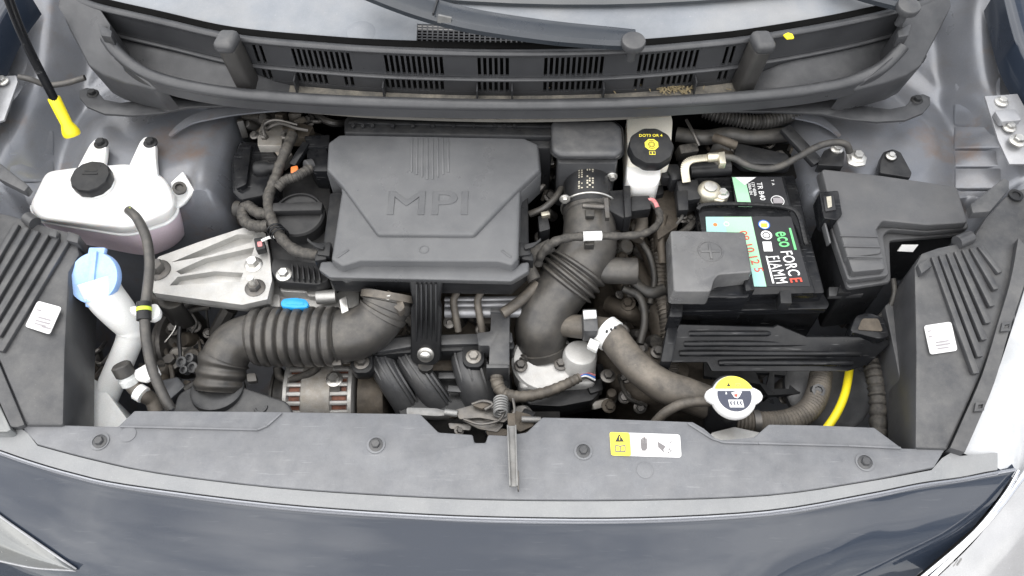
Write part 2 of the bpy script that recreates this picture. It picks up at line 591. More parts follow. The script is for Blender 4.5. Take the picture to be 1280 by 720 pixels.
def PW(px, py, lift=0.0):
    """where the line of sight of the survey meets the inner wing"""
    lo_, hi_ = -0.3, 0.25
    z = 0.25
    for k in range(260):
        z = 0.25 - k * 0.002
        p = P(px, py, z)
        if wing_z(abs(p.x), p.y) >= z:
            break
    return p + Vector((0, 0, lift))


def pressed_steps(t, sg):
    ys = [60, 96, 129, 158, 187, 210, 238, 266] if sg > 0 else [52, 96, 130, 163, 196, 228, 262]
    for k, (y0, y1) in enumerate(zip(ys, ys[1:])):
        xa, xb = (1192, 1250) if sg > 0 else (12, 68)
        lift = 0.0032 if k % 2 else 0.0022
        q = [PW(xa, y0 + 1.5, lift), PW(xb, y0 + 1.5, lift), PW(xb, y1 - 1, lift), PW(xa, y1 - 1, lift)]
        MB().prism(q, [p - Vector((0, 0, 0.012)) for p in q]).build('pressed_step', body_m, t, 0.0025, 2)


WL = wing(-1, 'inner_wing', 'grey pressed metal inner wing and strut tower behind the white coolant tank')
WR = wing(1, 'inner_wing', 'grey pressed metal inner wing and strut tower behind the fuse box')
pressed_steps(WL, -1)
pressed_steps(WR, 1)

# ================================================================== cowl, windscreen and wipers
ZT, ZM, ZB = 0.165, 0.118, 0.09
LIP = [(70, -14), (96, 0), (130, 12), (200, 28), (290, 48), (400, 59), (500, 65), (640, 68), (780, 65), (880, 57), (940, 50), (1040, 33), (1120, 15), (1168, 0), (1194, -12)]
LIPW = sorted((P(x, y, ZT).x, P(x, y, ZT).y) for x, y in LIP)
LIPW = [(p.x, p.y) for p in spline([Vector((a, b, 0)) for a, b in LIPW], 6)]


def CW(xw, off, z):
    """a point on the cowl: along its plan curve, off metres in front of the slotted wall"""
    return Vector((xw, lerp(LIPW, xw) - off, z))


def strip(mb, xs, prof, closed=True):
    """sweep a (off, z) profile along the cowl curve"""
    n = len(prof)
    vs = [CW(x, o, z) for x in xs for (o, z) in prof]
    fs = []
    for i in range(len(xs) - 1):
        for k in range(n if closed else n - 1):
            fs.append((i * n + k, i * n + (k + 1) % n, (i + 1) * n + (k + 1) % n, (i + 1) * n + k))
    if closed:
        fs.append(tuple(range(n)))
        fs.append(tuple((len(xs) - 1) * n + k for k in reversed(range(n))))
    mb.add(vs, fs)


XL, XR = P(90, -3, ZT).x, P(1174, -2, ZT).x
xs_all = [XL + (XR - XL) * i / 60 for i in range(61)]
cowl = thing('cowl_cover', 'grey black plastic cowl with slotted wall and curved front rail under the windscreen', 'cowl', (0, 0.6, 0.05))
# slotted wall: solid webs with real slots between them
slots_u, slots_l = [], []


def grp(x0, n, step, dst, py, z):
    for i in range(n):
        a = P(x0 + i * step, py, z).x
        b = P(x0 + i * step + 4.2, py, z).x
        dst.append((a, b))


grp(319, 2, 8.5, slots_u, 60, 0.145); grp(366, 11, 6.9, slots_u, 70, 0.145); grp(481, 11, 6.9, slots_u, 77, 0.145)
grp(597, 6, 7.0, slots_u, 80, 0.145); grp(680, 11, 7.0, slots_u, 77, 0.145); grp(797, 11, 7.1, slots_u, 70, 0.145); grp(904, 2, 8.5, slots_u, 62, 0.145)
grp(329, 2, 7.5, slots_l, 90, 0.105); grp(371, 6, 6.9, slots_l, 98, 0.105); grp(431, 2, 7.5, slots_l, 100, 0.105); grp(482, 11, 6.9, slots_l, 104, 0.105)
grp(597, 6, 7.0, slots_l, 107, 0.105); grp(679, 11, 6.9, slots_l, 104, 0.105); grp(792, 2, 7.5, slots_l, 100, 0.105); grp(826, 6, 7.0, slots_l, 98, 0.105); grp(897, 2, 7.5, slots_l, 92, 0.105)


def webs(sl, z0, z1, mb):
    sl = sorted(sl)
    cuts = [XL] + [k for s_ in sl for k in s_] + [XR]
    for a, b in zip(cuts[0::2], cuts[1::2]):
        n = max(1, int((b - a) / 0.02))
        strip(mb, [a + (b - a) * i / n for i in range(n + 1)], [(0, z0), (0, z1), (-0.004, z1), (-0.004, z0)])


wl = MB()
webs(slots_u, 0.1245, 0.159, wl)
webs(slots_l, 0.0945, 0.1165, wl)
for z0, z1 in ((0.159, 0.166), (0.1165, 0.1245), (0.084, 0.0945)):
    strip(wl, xs_all, [(0.0006, z0), (0.0006, z1), (-0.0046, z1), (-0.0046, z0)])
wl.build('slotted_wall', cowl_p, cowl)
rb = MB()
strip(rb, xs_all, [(0.001, 0.1175), (0.006, 0.1185), (0.006, 0.1215), (0.001, 0.1235)])
rb.build('mid_rib', cowl_p, cowl, 0.001)
lp = MB()
strip(lp, xs_all, [(-0.004, 0.163), (0.004, 0.163), (0.006, 0.167), (0.002, 0.171), (-0.006, 0.170)])
lp.build('top_lip', cowl_p, cowl, 0.0015)
bk = MB()
strip(bk, xs_all, [(-0.045, 0.05), (-0.045, 0.165), (-0.05, 0.165), (-0.05, 0.05)])
bk.build('cavity_shade_sheet', dark, cowl)  # dark sheet stands in for the shade behind the slots
lg = MB()
strip(lg, [x for x in xs_all if abs(x) < 0.36], [(0.0012, 0.088), (0.048, 0.085), (0.048, 0.080), (0.0012, 0.082)])
lg.build('ledge', ledge_p, cowl)
for sg in (-1, 1):
    lg = MB()
    xe = [x for x in xs_all if x * sg > 0.335]
    def rmp(x):
        return sst(0.335, 0.42, abs(x))
    rowsx = [[CW(x, 0.0012, 0.0885 + 0.024 * rmp(x)), CW(x, 0.026, 0.0870 + 0.011 * rmp(x)), CW(x, 0.046, 0.0855 + 0.008 * rmp(x)), CW(x, 0.046, 0.081), CW(x, 0.0012, 0.081)] for x in xe]
    lg.add([v for r_ in rowsx for v in r_], [(i * 5 + k, i * 5 + (k + 1) % 5, (i + 1) * 5 + (k + 1) % 5, (i + 1) * 5 + k) for i in range(len(xe) - 1) for k in range(5)])
    lg.build('end_slope', cowl_p, cowl, angle=70)
for px in (370, 481, 597, 640, 753, 868):                     # small gussets standing on the ledge
    x = P(px, 105, 0.1).x
    c = CW(x, 0.008, 0.10)
    MB().box(c, (0.0022, 0.018, 0.024)).build('gusset', cowl_p, cowl)
# front rail
railpx = [(133, 47, 0.150), (147, 66, 0.14), (170, 85, 0.128), (200, 99, 0.118), (250, 111, 0.110), (320, 120, 0.106), (450, 128, 0.104), (640, 132, 0.104), (830, 128, 0.104), (960, 119, 0.106),
          (1035, 109, 0.110), (1075, 98, 0.116), (1103, 84, 0.126), (1120, 68, 0.138), (1129, 57, 0.148)]
path = spline(PT(railpx), 6)
rl = MB()
rl.tube(path, 0.0095, 14)
rl.build('front_rail', cowl_p, cowl)
sk = MB()
sp_ = [p for p in path if abs(p.x) < 0.585]
for a, b in zip(sp_, sp_[1:]):
    o = Vector((0, -0.009, 0))
    d = Vector((0, -0.002, -0.016))
    k = Vector((0, 0.006, 0))
    sk.prism([a + o, b + o, b + o + d, a + o + d], [a + o + k, b + o + k, b + o + d + k, a + o + d + k])
bm_ = sk.build('rail_skirt', cowl_p, cowl)
# rubber stops
for pxc, sg in ((291, -1), (946, 1)):
    x = P(pxc, 48, 0.172).x
    c = CW(x, 0.018, 0.13)
    m = MB()
    rot = Matrix.Rotation(sg * 0.16, 3, 'Z') @ Matrix.Rotation(sg * 0.10, 3, 'Y')
    m.box(c, (0.026, 0.034, 0.085), rot)
    st = m.build('rubber_stop', rubber, cowl, 0.007, 3)
    m = MB()
    m.box(c + rot @ Vector((0, -0.002, 0.046)), (0.030, 0.036, 0.020), rot)
    m.build('cap', grey_p, st, 0.008, 3)
# end cheeks: hollow moulded boxes at both ends of the rail
for sg in (-1, 1):
    def X(a):
        return a if sg < 0 else 1262 - a
    ck = MB()
    top = [(72, -14, 0.172), (98, 0, 0.170), (126, 12, 0.168), (138, 30, 0.160), (137, 48, 0.152), (150, 72, 0.140), (172, 92, 0.127), (204, 107, 0.112), (192, 113, 0.106), (156, 104, 0.110), (128, 94, 0.114), (110, 82, 0.120), (99, 60, 0.134), (85, 34, 0.150), (76, 10, 0.164)]
    T = PT([(X(a), b, c) for a, b, c in top])
    B = [Vector((p.x * 0.985, p.y + 0.006, 0.058)) for p in T]
    ck.prism(T, B)
    ck.build('end_cheek', cowl_p, cowl, 0.004, 2)
    g = MB()
    g.slab([(X(a), b) for a, b in [(122, 28), (140, 38), (139, 46), (126, 44)]], 0.166, 0.02)
    g.build('rail_clip', cowl_p, cowl, 0.002)
    fl = MB()
    poly = [(99, 113), (108, 109), (120, 112), (130, 124), (150, 128), (185, 124), (215, 116), (250, 114), (372, 126), (372, 131), (300, 131), (235, 134), (200, 141), (165, 144), (130, 142), (108, 133), (99, 122)]
    fl.slab([(X(a), b + (8 if sg > 0 else 0)) for a, b in poly], 0.052, 0.005)
    f_ = fl.build('fixing_flange', cowl_p, cowl, 0.0015)
    MB().bolt(P(X(116), 117 + (8 if sg > 0 else 0), 0.052), 0.006).build('screw', black_p, f_)
# top panel with a real opening for the mesh
pan = MB()
cols = [78, 90, 110, 140, 180, 230, 290, 350, 420, 470, 520, 560, 600, 640, 680, 712, 760, 820, 880, 940, 1000, 1060, 1110, 1150, 1190, 1200]
cols = [c_ for c_ in cols]


def pan_pt(c_, r_):
    """r_: 0 at the front lip, 1 at the windscreen"""
    x0 = P(c_, lerp(LIP, c_), ZT).x
    f = CW(x0, -0.012, 0.1685)
    return Vector((x0 * (1 + 0.02 * r_), f.y + 0.12 * r_, 0.1685 + 0.016 * r_))


rows = [0, 0.06, 0.19, 0.33, 0.45, 0.62, 0.8, 1.0]
V = [[pan_pt(c_, r_) for r_ in rows] for c_ in cols]
for i in range(len(cols) - 1):
    for j in range(len(rows) - 1):
        if 520 <= cols[i] < 712 and 1 <= j <= 2:
            continue
        a = [V[i][j], V[i + 1][j], V[i + 1][j + 1], V[i][j + 1]]
        pan.prism(a, [p - Vector((0, 0, 0.003)) for p in a])
tp = pan.build('top_panel', cowl_top_p, cowl, angle=50)
gm = MB()
n = 29
for i in range(n + 1):
    c_ = 520 + (712 - 520) * i / n
    a, b = pan_pt(c_, 0.06), pan_pt(c_, 0.33)
    gm.beam(a - Vector((0, 0, 0.0012)), b - Vector((0, 0, 0.0012)), 0.0022, 0.001)
for j in range(7):
    r_ = 0.063 + 0.265 * j / 6
    pts = [pan_pt(520 + 192 * i / 12, r_) - Vector((0, 0, 0.0014)) for i in range(13)]
    for a, b in zip(pts, pts[1:]):
        gm.beam(a, b, 0.0020, 0.001)
gm.build('mesh_grille', cowl_p, cowl)
# dark sheet painting the shade of the opening below the mesh
a, b, c_, d = pan_pt(516, 0.02), pan_pt(716, 0.02), pan_pt(716, 0.40), pan_pt(516, 0.40)
MB().prism([p - Vector((0, 0, 0.02)) for p in (a, b, c_, d)], [p - Vector((0, 0, 0.024)) for p in (a, b, c_, d)]).build('mesh_shade_sheet', dark, cowl)
MB().lathe(pan_pt(450, 0.16) + Vector((0, 0, -0.001)), (0, -0.12, 1), [(0.021, 0), (0.021, 0.0012), (0.0195, 0.0018)], 40).build('moulded_plug', cowl_top_p, cowl)
sl = MB()
strip(sl, xs_all, [(-0.0065, 0.1655), (-0.0065, 0.1695), (-0.0125, 0.1740), (-0.0145, 0.1740), (-0.0135, 0.160)])
sl.build('gap_shade_strip', mat('gap_shade_black', (0.004, 0.004, 0.004), 0.7, bump=0, spec=0.05), cowl)  # black strip paints the shade of the open gap behind the lip

ws = MB()
xs = [-0.8 + 1.6 * i / 24 for i in range(25)]
fr = [Vector((x, P(760, 5, 0.188).y + 0.30 * (x - 0.1) ** 2, 0.187)) for x in xs]
rr_ = [p + Vector((0, 0.30, 0.12)) for p in fr]
for i in range(24):
    q = [fr[i], fr[i + 1], rr_[i + 1], rr_[i]]
    ws.prism(q, [p - Vector((0, 0, 0.005)) for p in q])
simple('windscreen', 'dark glass lower edge of the windscreen behind the cowl', 'windscreen', ws, glass_d, angle=50)


def wiper(pts, wid, name, label, cap, capz):
    t = thing(name, label, 'wiper', P(cap[0], cap[1], 0.18), 'windscreen wipers')
    p = spline(PT(pts), 6)
    m = MB()
    n = len(p)
    vs, fs = [], []
    for i, c in enumerate(p):
        d = (p[min(i + 1, n - 1)] - p[max(i - 1, 0)]).normalized()
        s_ = Vector((-d.y, d.x, 0)).normalized()
        ww = lerp(wid, i / (n - 1))
        for (u, h) in ((-1, -0.007), (-1, 0.000), (-0.75, 0.005), (0.1, 0.008), (0.8, 0.005), (1, 0.0), (1, -0.007)):
            vs.append(c + s_ * u * ww + Vector((0, 0, h)))
    for i in range(n - 1):
        for k in range(7):
            fs.append((i * 7 + k, i * 7 + (k + 1) % 7, (i + 1) * 7 + (k + 1) % 7, (i + 1) * 7 + k))
    fs += [tuple(range(7)), tuple((n - 1) * 7 + k for k in range(6, -1, -1))]
    m.add(vs, fs)
    m.build('arm', wiper_m, t, angle=30)
    c = P(cap[0], cap[1], capz)
    MB().lathe(c - Vector((0, 0, 0.036)), (0, -0.1, 1), [(0.006, 0), (0.006, 0.026), (0.0160, 0.027), (0.0168, 0.034), (0.0155, 0.0365), (0.011, 0.0375)], 32).build('pivot_cap', grey_p, t)
    return t, p


wt, wp = wiper([(450, -22, 0.226), (500, -2, 0.220), (545, 13, 0.214), (600, 26, 0.208), (680, 38, 0.202), (740, 44, 0.199), (794, 48, 0.197)],
               [(0, 0.021), (0.35, 0.021), (0.7, 0.020), (0.9, 0.0185), (1, 0.016)], 'wiper_arm', 'dark wiper arm lying over the mesh grille of the cowl', (792, 48), 0.206)
c = P(545, 13, 0.214)
MB().beam(c + Vector((-0.002, -0.022, 0.0105)), c + Vector((0.004, 0.020, 0.0095)), 0.002, 0.004).build('hinge_gap', ink_k, wt)
MB().beam(c + Vector((0.004, -0.022, 0.004)), c + Vector((0.022, -0.024, 0.001)), 0.003, 0.012).build('hinge_pin', worn, wt)
wiper([(1040, -26, 0.203), (1085, -10, 0.197), (1136, 4, 0.192)], [(0, 0.018), (1, 0.014)], 'wiper_arm', 'short end of a wiper arm at the corner of the windscreen', (1136, 4), 0.199)

lf = MB()
for k in range(110):
    px_ = random.uniform(824, 866) if k < 80 else random.gauss(760, 110)
    c = P(min(930, max(360, px_)), random.uniform(109, 118), 0.089) + Vector((0, 0, 0.002 + 0.003 * random.random()))
    a = random.uniform(0, 6.3)
    d = Vector((math.cos(a), math.sin(a), random.uniform(-0.2, 0.3))) * random.uniform(0.0015, 0.005)
    lf.beam(c - d, c + d, random.uniform(0.0008, 0.002), 0.0006)
o = simple('leaf_litter', 'small heap of dry straw and leaf bits on the cowl ledge', 'debris', lf, leaf_m)
o['kind'] = 'stuff'
simple('fallen_petal', 'small yellow petal lying on the cowl top panel', 'petal', MB().slab([(979, 43), (985, 40), (991, 42), (993, 47), (984, 48)], 0.178, 0.003), yellow, 0.001)

# ================================================================== bonnet prop
t = thing('bonnet_prop', 'thin black bonnet prop rod with a yellow foot by the coolant tank', 'prop rod', P(91, 172, 0.06))
MB().tube(spline(PT([(0, -30, 0.30), (30, 48, 0.20), (69, 126, 0.105)]), 8), 0.0062, 12).build('rod', gloss_p, t)
a, b = P(67, 122, 0.108), P(90, 168, 0.058)
d = (b - a)
MB().lathe(a, d, [(0.0085, 0), (0.0088, 0.002), (0.0082, d.length * 0.7), (0.0105, d.length * 0.80), (0.0125, d.length * 0.92), (0.0125, d.length), (0.011, d.length * 1.04)], 24).build('foot', yellow, t)

# ================================================================== fender edges, brackets and side rails
t = thing('fender_bracket', 'bolted silver fender bracket above the bay side beside the fuse box', 'bracket', P(1255, 160, 0.07))
MB().plate([(1231, 120, 0.088), (1272, 117, 0.088), (1290, 150, 0.085), (1290, 205, 0.07), (1262, 205, 0.066), (1248, 175, 0.076)], th=0.004).build('plate', zinc, t, 0.001)
MB().slab([(1243, 138), (1270, 136), (1278, 150), (1252, 152)], 0.093, 0.01, rnd=0.004).build('pressed_saddle', zinc, t, 0.003)
for (x, y, r) in ((1252, 127, 0.0062), (1262, 159, 0.0062), (1272, 176, 0.0075)):
    MB().bolt(P(x, y, 0.088 if y < 150 else 0.083), r).build('bolt', steel, t)
t = thing('fender_bracket', 'pale bracket tab with one bolt beside the bonnet prop rod', 'bracket', P(5, 110, 0.07))
MB().plate([(-12, 96, 0.088), (20, 94, 0.088), (22, 102, 0.086), (5, 150, 0.076), (-14, 156, 0.074)], th=0.004).build('plate', zinc, t, 0.001)
MB().bolt(P(3, 101, 0.090), 0.006).build('bolt', steel, t)
for sg, lab in ((-1, 'narrow black plastic rail on the fender edge beside the white coolant tank'), (1, 'narrow black plastic rail on the fender edge beside the fuse box')):
    q = [(-10, 196), (2, 205), (36, 232), (30, 239), (0, 224), (-10, 216)] if sg < 0 else [(1213, 255), (1255, 222), (1262, 226), (1262, 236), (1238, 264), (1216, 266)]
    simple('side_rail', lab, 'rail', MB().slab(q, 0.10, 0.014), grey_p, 0.002)


def fender(sg, pts_in, name, label):
    """outer skin: an inner edge line and a crown falling away outside"""
    m = MB()
    vs, fs = [], []
    prof = [(0.0, -0.05), (0.0, 0.0), (0.004, 0.004), (0.02, 0.006), (0.05, 0.0), (0.09, -0.02), (0.13, -0.07), (0.15, -0.15)]
    p = spline(PT(pts_in), 6)
    for c in p:
        for (o, h) in prof:
            vs.append(c + Vector((sg * o, 0, h)))
    k = len(prof)
    for i in range(len(p) - 1):
        for j in range(k - 1):
            fs.append((i * k + j, i * k + j + 1, (i + 1) * k + j + 1, (i + 1) * k + j))
    m.add(vs, fs)
    return simple(name, label, 'fender', m, paint, angle=45)


fender(1, [(1250, -20, 0.15), (1268, 50, 0.13), (1288, 92, 0.12), (1320, 150, 0.11), (1340, 300, 0.095)], 'fender', 'dark painted fender edge outside the fuse box')
fender(-1, [(32, -16, 0.15), (4, 24, 0.14), (-24, 90, 0.12), (-60, 200, 0.11), (-70, 300, 0.095)], 'fender', 'dark painted fender edge outside the coolant tank')

# ================================================================== headlamp top covers (ribbed) and headlamps
t = thing('lamp_top_cover', 'ribbed black plastic cover with a small white label beside the blue washer cap', 'cover', P(40, 440, -0.05))
base = [(-20, 262, 0.055), (12, 268, 0.055), (54, 281, 0.05), (96, 292, 0.045), (99, 318, 0.04), (86, 340, 0.037), (81, 440, 0.02), (79, 531, 0.006), (30, 531, 0.006), (0, 455, 0.025), (-20, 420, 0.03)]
m = MB()
T = PT(base)
m.prism(T, [p + Vector((0, 0, -0.09)) for p in T])
cv = m.build('shell', grey_p, t, 0.004)
for k in range(6):                                            # raised ribs running towards the lamp
    x0, y0 = 22 + k * 12.5, 281 + k * 4.2
    x1, y1 = -16 + k * 3.5, 345 + k * 19
    za, zb = 0.054 - k * 0.0015, 0.046 - k * 0.003
    MB().beam(P(x0, y0, za), P(x1, y1, zb), 0.0095, 0.008).build('rib', grey_p, t, 0.002)
MB().tube([P(34, 272, 0.056), P(44, 279, 0.055)], 0.009, 16).build('rolled_end', grey_p, t)
MB().slab([(62, 284), (72, 287), (70, 297), (60, 294)], 0.056, 0.02).build('lug', grey_p, t, 0.002)
MB().slab([(84, 288), (99, 293), (97, 304), (82, 300)], 0.053, 0.03).build('lug', grey_p, t, 0.002)
q = [(47, 376, 0.0405), (77, 384, 0.0385), (62, 418, 0.0335), (31, 408, 0.0345)]
st = MB().plate(q, th=0.001, rnd=0.004).build('paper_label', paper, t)
a = P(46, 376, 0.036)
for (x, y, l) in ((47, 396, 16), (44, 400, 18), (43, 404, 14), (46, 387, 5), (52, 408, 12)):
    MB().beam(P(x, y, 0.0395), P(x + l, y + l * 0.27, 0.0392), 0.0016, 0.0006).build('print_line', ink_s, st)

t = thing('lamp_top_cover', 'ribbed black plastic cover with a small white label beside the fuse box', 'cover', P(1190, 440, -0.05))
base = [(1143, 333, 0.045), (1152, 316, 0.048), (1172, 309, 0.05), (1214, 300, 0.05), (1232, 272, 0.055), (1262, 240, 0.062), (1290, 232, 0.065), (1290, 300, 0.06), (1256, 385, 0.035), (1226, 470, 0.02), (1186, 561, 0.005), (1144, 560, 0.004), (1145, 440, 0.022)]
m = MB()
T = PT(base)
m.prism(T, [p + Vector((0, 0, -0.09)) for p in T])
m.build('shell', grey_p, t, 0.004)
for k in range(7):
    x0, y0 = 1166 + k * 9.5, 322 - k * 2.2
    x1, y1 = 1219 + k * 5.0, 468 - k * 21
    MB().beam(P(x0, y0, 0.0475), P(x1, y1, 0.024 + k * 0.0035), 0.0085, 0.008).build('rib', grey_p, t, 0.0015)
MB().tube([P(1196, 303, 0.053), P(1213, 296, 0.053)], 0.009, 16).build('rolled_end', grey_p, t)
MB().slab([(1147, 330), (1160, 322), (1166, 332), (1152, 342)], 0.052, 0.02).build('lug', grey_p, t, 0.002)
MB().lathe(P(1269, 245, 0.062), (0, 0, 1), [(0.010, 0), (0.010, 0.003), (0.006, 0.003), (0.006, 0.001)], 24).build('fixing_eye', black_p, t)
q = [(1155, 407, 0.0325), (1189, 402, 0.0325), (1197, 438, 0.0285), (1163, 443, 0.0285)]
st = MB().plate(q, th=0.001, rnd=0.004).build('paper_label', paper, t)
for (x, y, l) in ((1170, 428, 16), (1170, 432, 18), (1172, 436, 14), (1160, 414, 4), (1161, 421, 4)):
    MB().beam(P(x, y, 0.0325 if y > 420 else 0.0335), P(x + l, y - l * 0.15, 0.0325 if y > 420 else 0.0335), 0.0016, 0.0006).build('print_line', ink_s, st)


def band(mb, A, B, drop=0.004, n=5):
    """a curved sheet between two edge lines (pixel, z), given some thickness"""
    a, b = spline(PT(A), n), spline(PT(B), n)
    k = min(len(a), len(b))
    for i in range(k - 1):
        q = [a[i], a[i + 1], b[i + 1], b[i]]
        mb.add(q, [(0, 1, 2, 3)])
    return mb


def lamp_lens(A, B, C_, name, label, mm=lens_m):
    m = MB()
    rows_ = []
    a, b, c = spline(PT(A), 5), spline(PT(B), 5), spline(PT(C_), 5)
    for i in range(len(a)):
        rows_.append(spline([a[i], b[i], c[i]], 4))
    k = len(rows_[0])
    vs = [v for r_ in rows_ for v in r_]
    fs = [(i * k + j, i * k + j + 1, (i + 1) * k + j + 1, (i + 1) * k + j) for i in range(len(rows_) - 1) for j in range(k - 1)]
    m.add(vs, fs)
    return m


t = thing('headlamp', 'clear headlamp with sky sheen painted on its top edge outside the ribbed cover by the fuse box', 'headlamp', P(1255, 600, -0.1))
m = lamp_lens([(1300, 300, 0.048), (1262, 420, 0.022), (1238, 490, 0.008), (1212, 552, -0.004), (1203, 566, -0.008)],
              [(1330, 330, 0.045), (1296, 430, 0.018), (1272, 510, 0.0), (1262, 575, -0.012), (1256, 590, -0.016)],
              [(1365, 372, 0.005), (1335, 455, -0.02), (1312, 535, -0.04), (1296, 600, -0.052), (1290, 620, -0.056)], 'a', 'b')
m.build('upper_shell', mat('lamp_edge_sky_sheen', (0.46, 0.47, 0.48), 0.30, 0.0, var=0.1, scale=14, bump=0, coat=0.6, stain=((0.28, 0.29, 0.30), 12, 0.5)), t, angle=60)  # pale colour carries the bright sky reflected by the lamp top
m = lamp_lens([(1290, 585, -0.02), (1262, 622, -0.03), (1215, 680, -0.045), (1165, 728, -0.06)],
              [(1310, 625, -0.05), (1285, 660, -0.06), (1250, 705, -0.075), (1200, 755, -0.09)],
              [(1350, 690, -0.12), (1320, 720, -0.13), (1290, 760, -0.14), (1260, 800, -0.15)], 'a', 'b')
m.build('lens', mat('pale_headlamp_lens', (0.34, 0.34, 0.345), 0.12, 0.1, var=0.15, scale=12, bump=0, coat=1.0, stain=((0.30, 0.30, 0.31), 9, 0.5)), t, angle=60)
for k, (x, y) in enumerate(((1192, 700), (1197, 699), (1202, 698))):
    MB().beam(P(x, y, -0.052), P(x - 6, y + 9, -0.056), 0.0015, 0.003).build('reflector_step', worn, t, 0.001)
m = MB()
m.tube(spline(PT([(1296, 572, -0.014), (1275, 600, -0.022), (1240, 645, -0.034), (1195, 692, -0.049), (1150, 735, -0.062)]), 6), 0.0035, 8)
m.build('edge_trim', chrome, t)
st = MB()
e = [(1271, 300, 0.058), (1262, 350, 0.046), (1246, 405, 0.033), (1226, 470, 0.02), (1200, 530, 0.009), (1186, 561, 0.005)]
f_ = [(1290, 320, 0.058), (1276, 365, 0.046), (1258, 420, 0.033), (1241, 480, 0.02), (1216, 540, 0.009), (1204, 567, 0.005)]
q = spline(PT(e), 4)
q2 = spline(PT(f_), 4)
for i in range(len(q) - 1):
    T = [q[i], q[i + 1], q2[i + 1], q2[i]]
    T = [p + Vector((0, 0, 0.004)) for p in T]
    st.prism(T, [p - Vector((0, 0, 0.02)) for p in T])
t2 = thing('edge_seal', 'dark grey seal strip between the ribbed cover and the headlamp edge with its painted sheen', 'seal strip', P(1230, 470, 0))
st.build('strip', grey_p, t2)
for (x, y, z) in ((1259, 408, 0.041), (1226, 508, 0.0215)):
    MB().holes([(x - 6, y - 5), (x + 6, y - 6), (x + 4, y + 5), (x - 8, y + 6)], [[(x - 3, y - 2), (x + 3, y - 3), (x + 2, y + 2), (x - 4, y + 3)]], z, 0.004).build('clip', grey_p, t2, 0)

t = thing('lamp_edge', 'pale curved headlamp edge outside the ribbed cover by the washer cap', 'lamp edge', P(5, 520, -0.03))
MB().slab([(-20, 470), (0, 506), (14, 537), (8, 540), (-20, 540)], 0.012, 0.03).build('rim', lens_m, t, 0.003)
MB().plate([(-20, 425, 0.036), (0, 457, 0.028), (31, 531, 0.009), (22, 534, 0.009), (13, 534, 0.010), (-2, 500, 0.02), (-20, 470, 0.028)], th=0.02).build('seal', grey_p, t, 0.002)

# ================================================================== front panel trim, lip and bumper
A_top = [(25, 531), (79, 531), (147, 533), (168, 513), (320, 514), (525, 517), (548, 540), (591, 543), (593, 553), (607, 553), (610, 543), (632, 544), (658, 540), (678, 521), (760, 523), (866, 527), (880, 535), (898, 550), (943, 546), (961, 530), (1020, 531), (1093, 534),
         (1128, 560), (1182, 561)]
A_low = [(1168, 584), (1080, 601), (960, 618), (800, 624), (640, 624), (500, 619), (340, 608), (195, 590), (110, 572), (46, 555)]


def smooth2(pts, n=5):
    return [(p.x, p.y) for p in spline([Vector((a_, b_, 0)) for a_, b_ in pts], n)]


A_low = smooth2(A_low)
t = thing('radiator_top_trim', 'wide bleached grey plastic trim over the radiator with push bolts and warning sticker', 'trim panel', P(640, 570, -0.03))
m = MB()
m.slab(A_top + A_low, 0.0, 0.012)
m.build('panel', trim_p, t, 0.0022)
for pts in ([(150, 533), (322, 537), (334, 532), (352, 516)], [(860, 529), (890, 548), (905, 553), (948, 554), (1060, 557), (1126, 560)]):
    pp = PT(pts, 0.0012)
    m = MB()
    for a, b in zip(pp, pp[1:]):
        m.beam(a, b, 0.0028, 0.0022)
    m.build('step_edge', trim_p, t, 0.0006)
for (x, y) in ((125, 552), (470, 556), (729, 564), (1081, 578)):
    b_ = MB().lathe(P(x, y, 0.0), (0, 0, 1), [(0.0115, 0), (0.0115, 0.0015), (0.0085, 0.0022), (0.0085, 0.0008)], 28).build('washer', trim_p, t)
    MB().bolt(P(x, y, 0.0022), 0.0055).build('bolt_head', grey_p, b_)
for (x, y) in ((160, 543), (806, 588)):
    MB().lathe(P(x, y, 0.0), (0, 0, 1), [(0.010, 0), (0.010, 0.0008), (0.009, 0.001)], 28).build('moulding_mark', trim_p, t)
# warning sticker
zs = 0.0012
st = MB().plate([(762, 540), (850, 543), (852, 572), (764, 569)], zs, 0.0010, rnd=0.004).build('warning_sticker', paper, t)
MB().plate([(762, 540), (787, 541), (789, 570), (764, 569)], zs + 0.0006, 0.0005, rnd=0.003).build('yellow_field', ink_y, st)
MB().plate([(774, 542.5), (780, 552), (769, 552)], zs + 0.001, 0.0003).build('warning_triangle', ink_k, st)
MB().plate([(774, 545.5), (775.2, 545.5), (774.9, 550.4), (774.1, 550.4)], zs + 0.0014, 0.0003).build('exclamation_mark', ink_y, st)
m = MB()
m.holes([(769, 556), (775, 557), (782, 556), (782, 565), (775, 565), (769, 565)], [[(770.3, 557.5), (774.6, 558.2), (774.6, 563.6), (770.3, 563.6)], [(776, 558.2), (780.7, 557.5), (780.7, 563.6), (776, 563.6)]], zs + 0.001, 0.0003)
m.build('manual_symbol', ink_g, st)
c = P(805, 555.5, zs + 0.001)
MB().torus(c, (0, 0, 1), 0.0108, 0.00045, 32, 6).build('ring_symbol', ink_p, st)
m = MB()
m.plate([(801, 554), (809, 554), (809, 560), (807, 563), (803, 563), (801.5, 560)], zs + 0.001, 0.0003)
for k, h in enumerate((5.5, 7, 7.5, 6)):
    m.plate([(801.2 + k * 2, 554), (802.6 + k * 2, 554), (802.4 + k * 2, 554 - h), (801.0 + k * 2, 554 - h)], zs + 0.001, 0.0003)
m.build('hand_symbol', ink_g, st)
m = MB()
m.plate([(822, 552), (832, 558), (829, 562), (831, 566), (823, 559)], zs + 0.001, 0.0003)
for (x, y) in ((836, 561), (838, 563), (835, 565), (838, 552)):
    m.plate([(x, y), (x + 1.6, y - 1), (x + 1.2, y + 1.2), (x - 0.4, y + 1.8)], zs + 0.001, 0.0003)
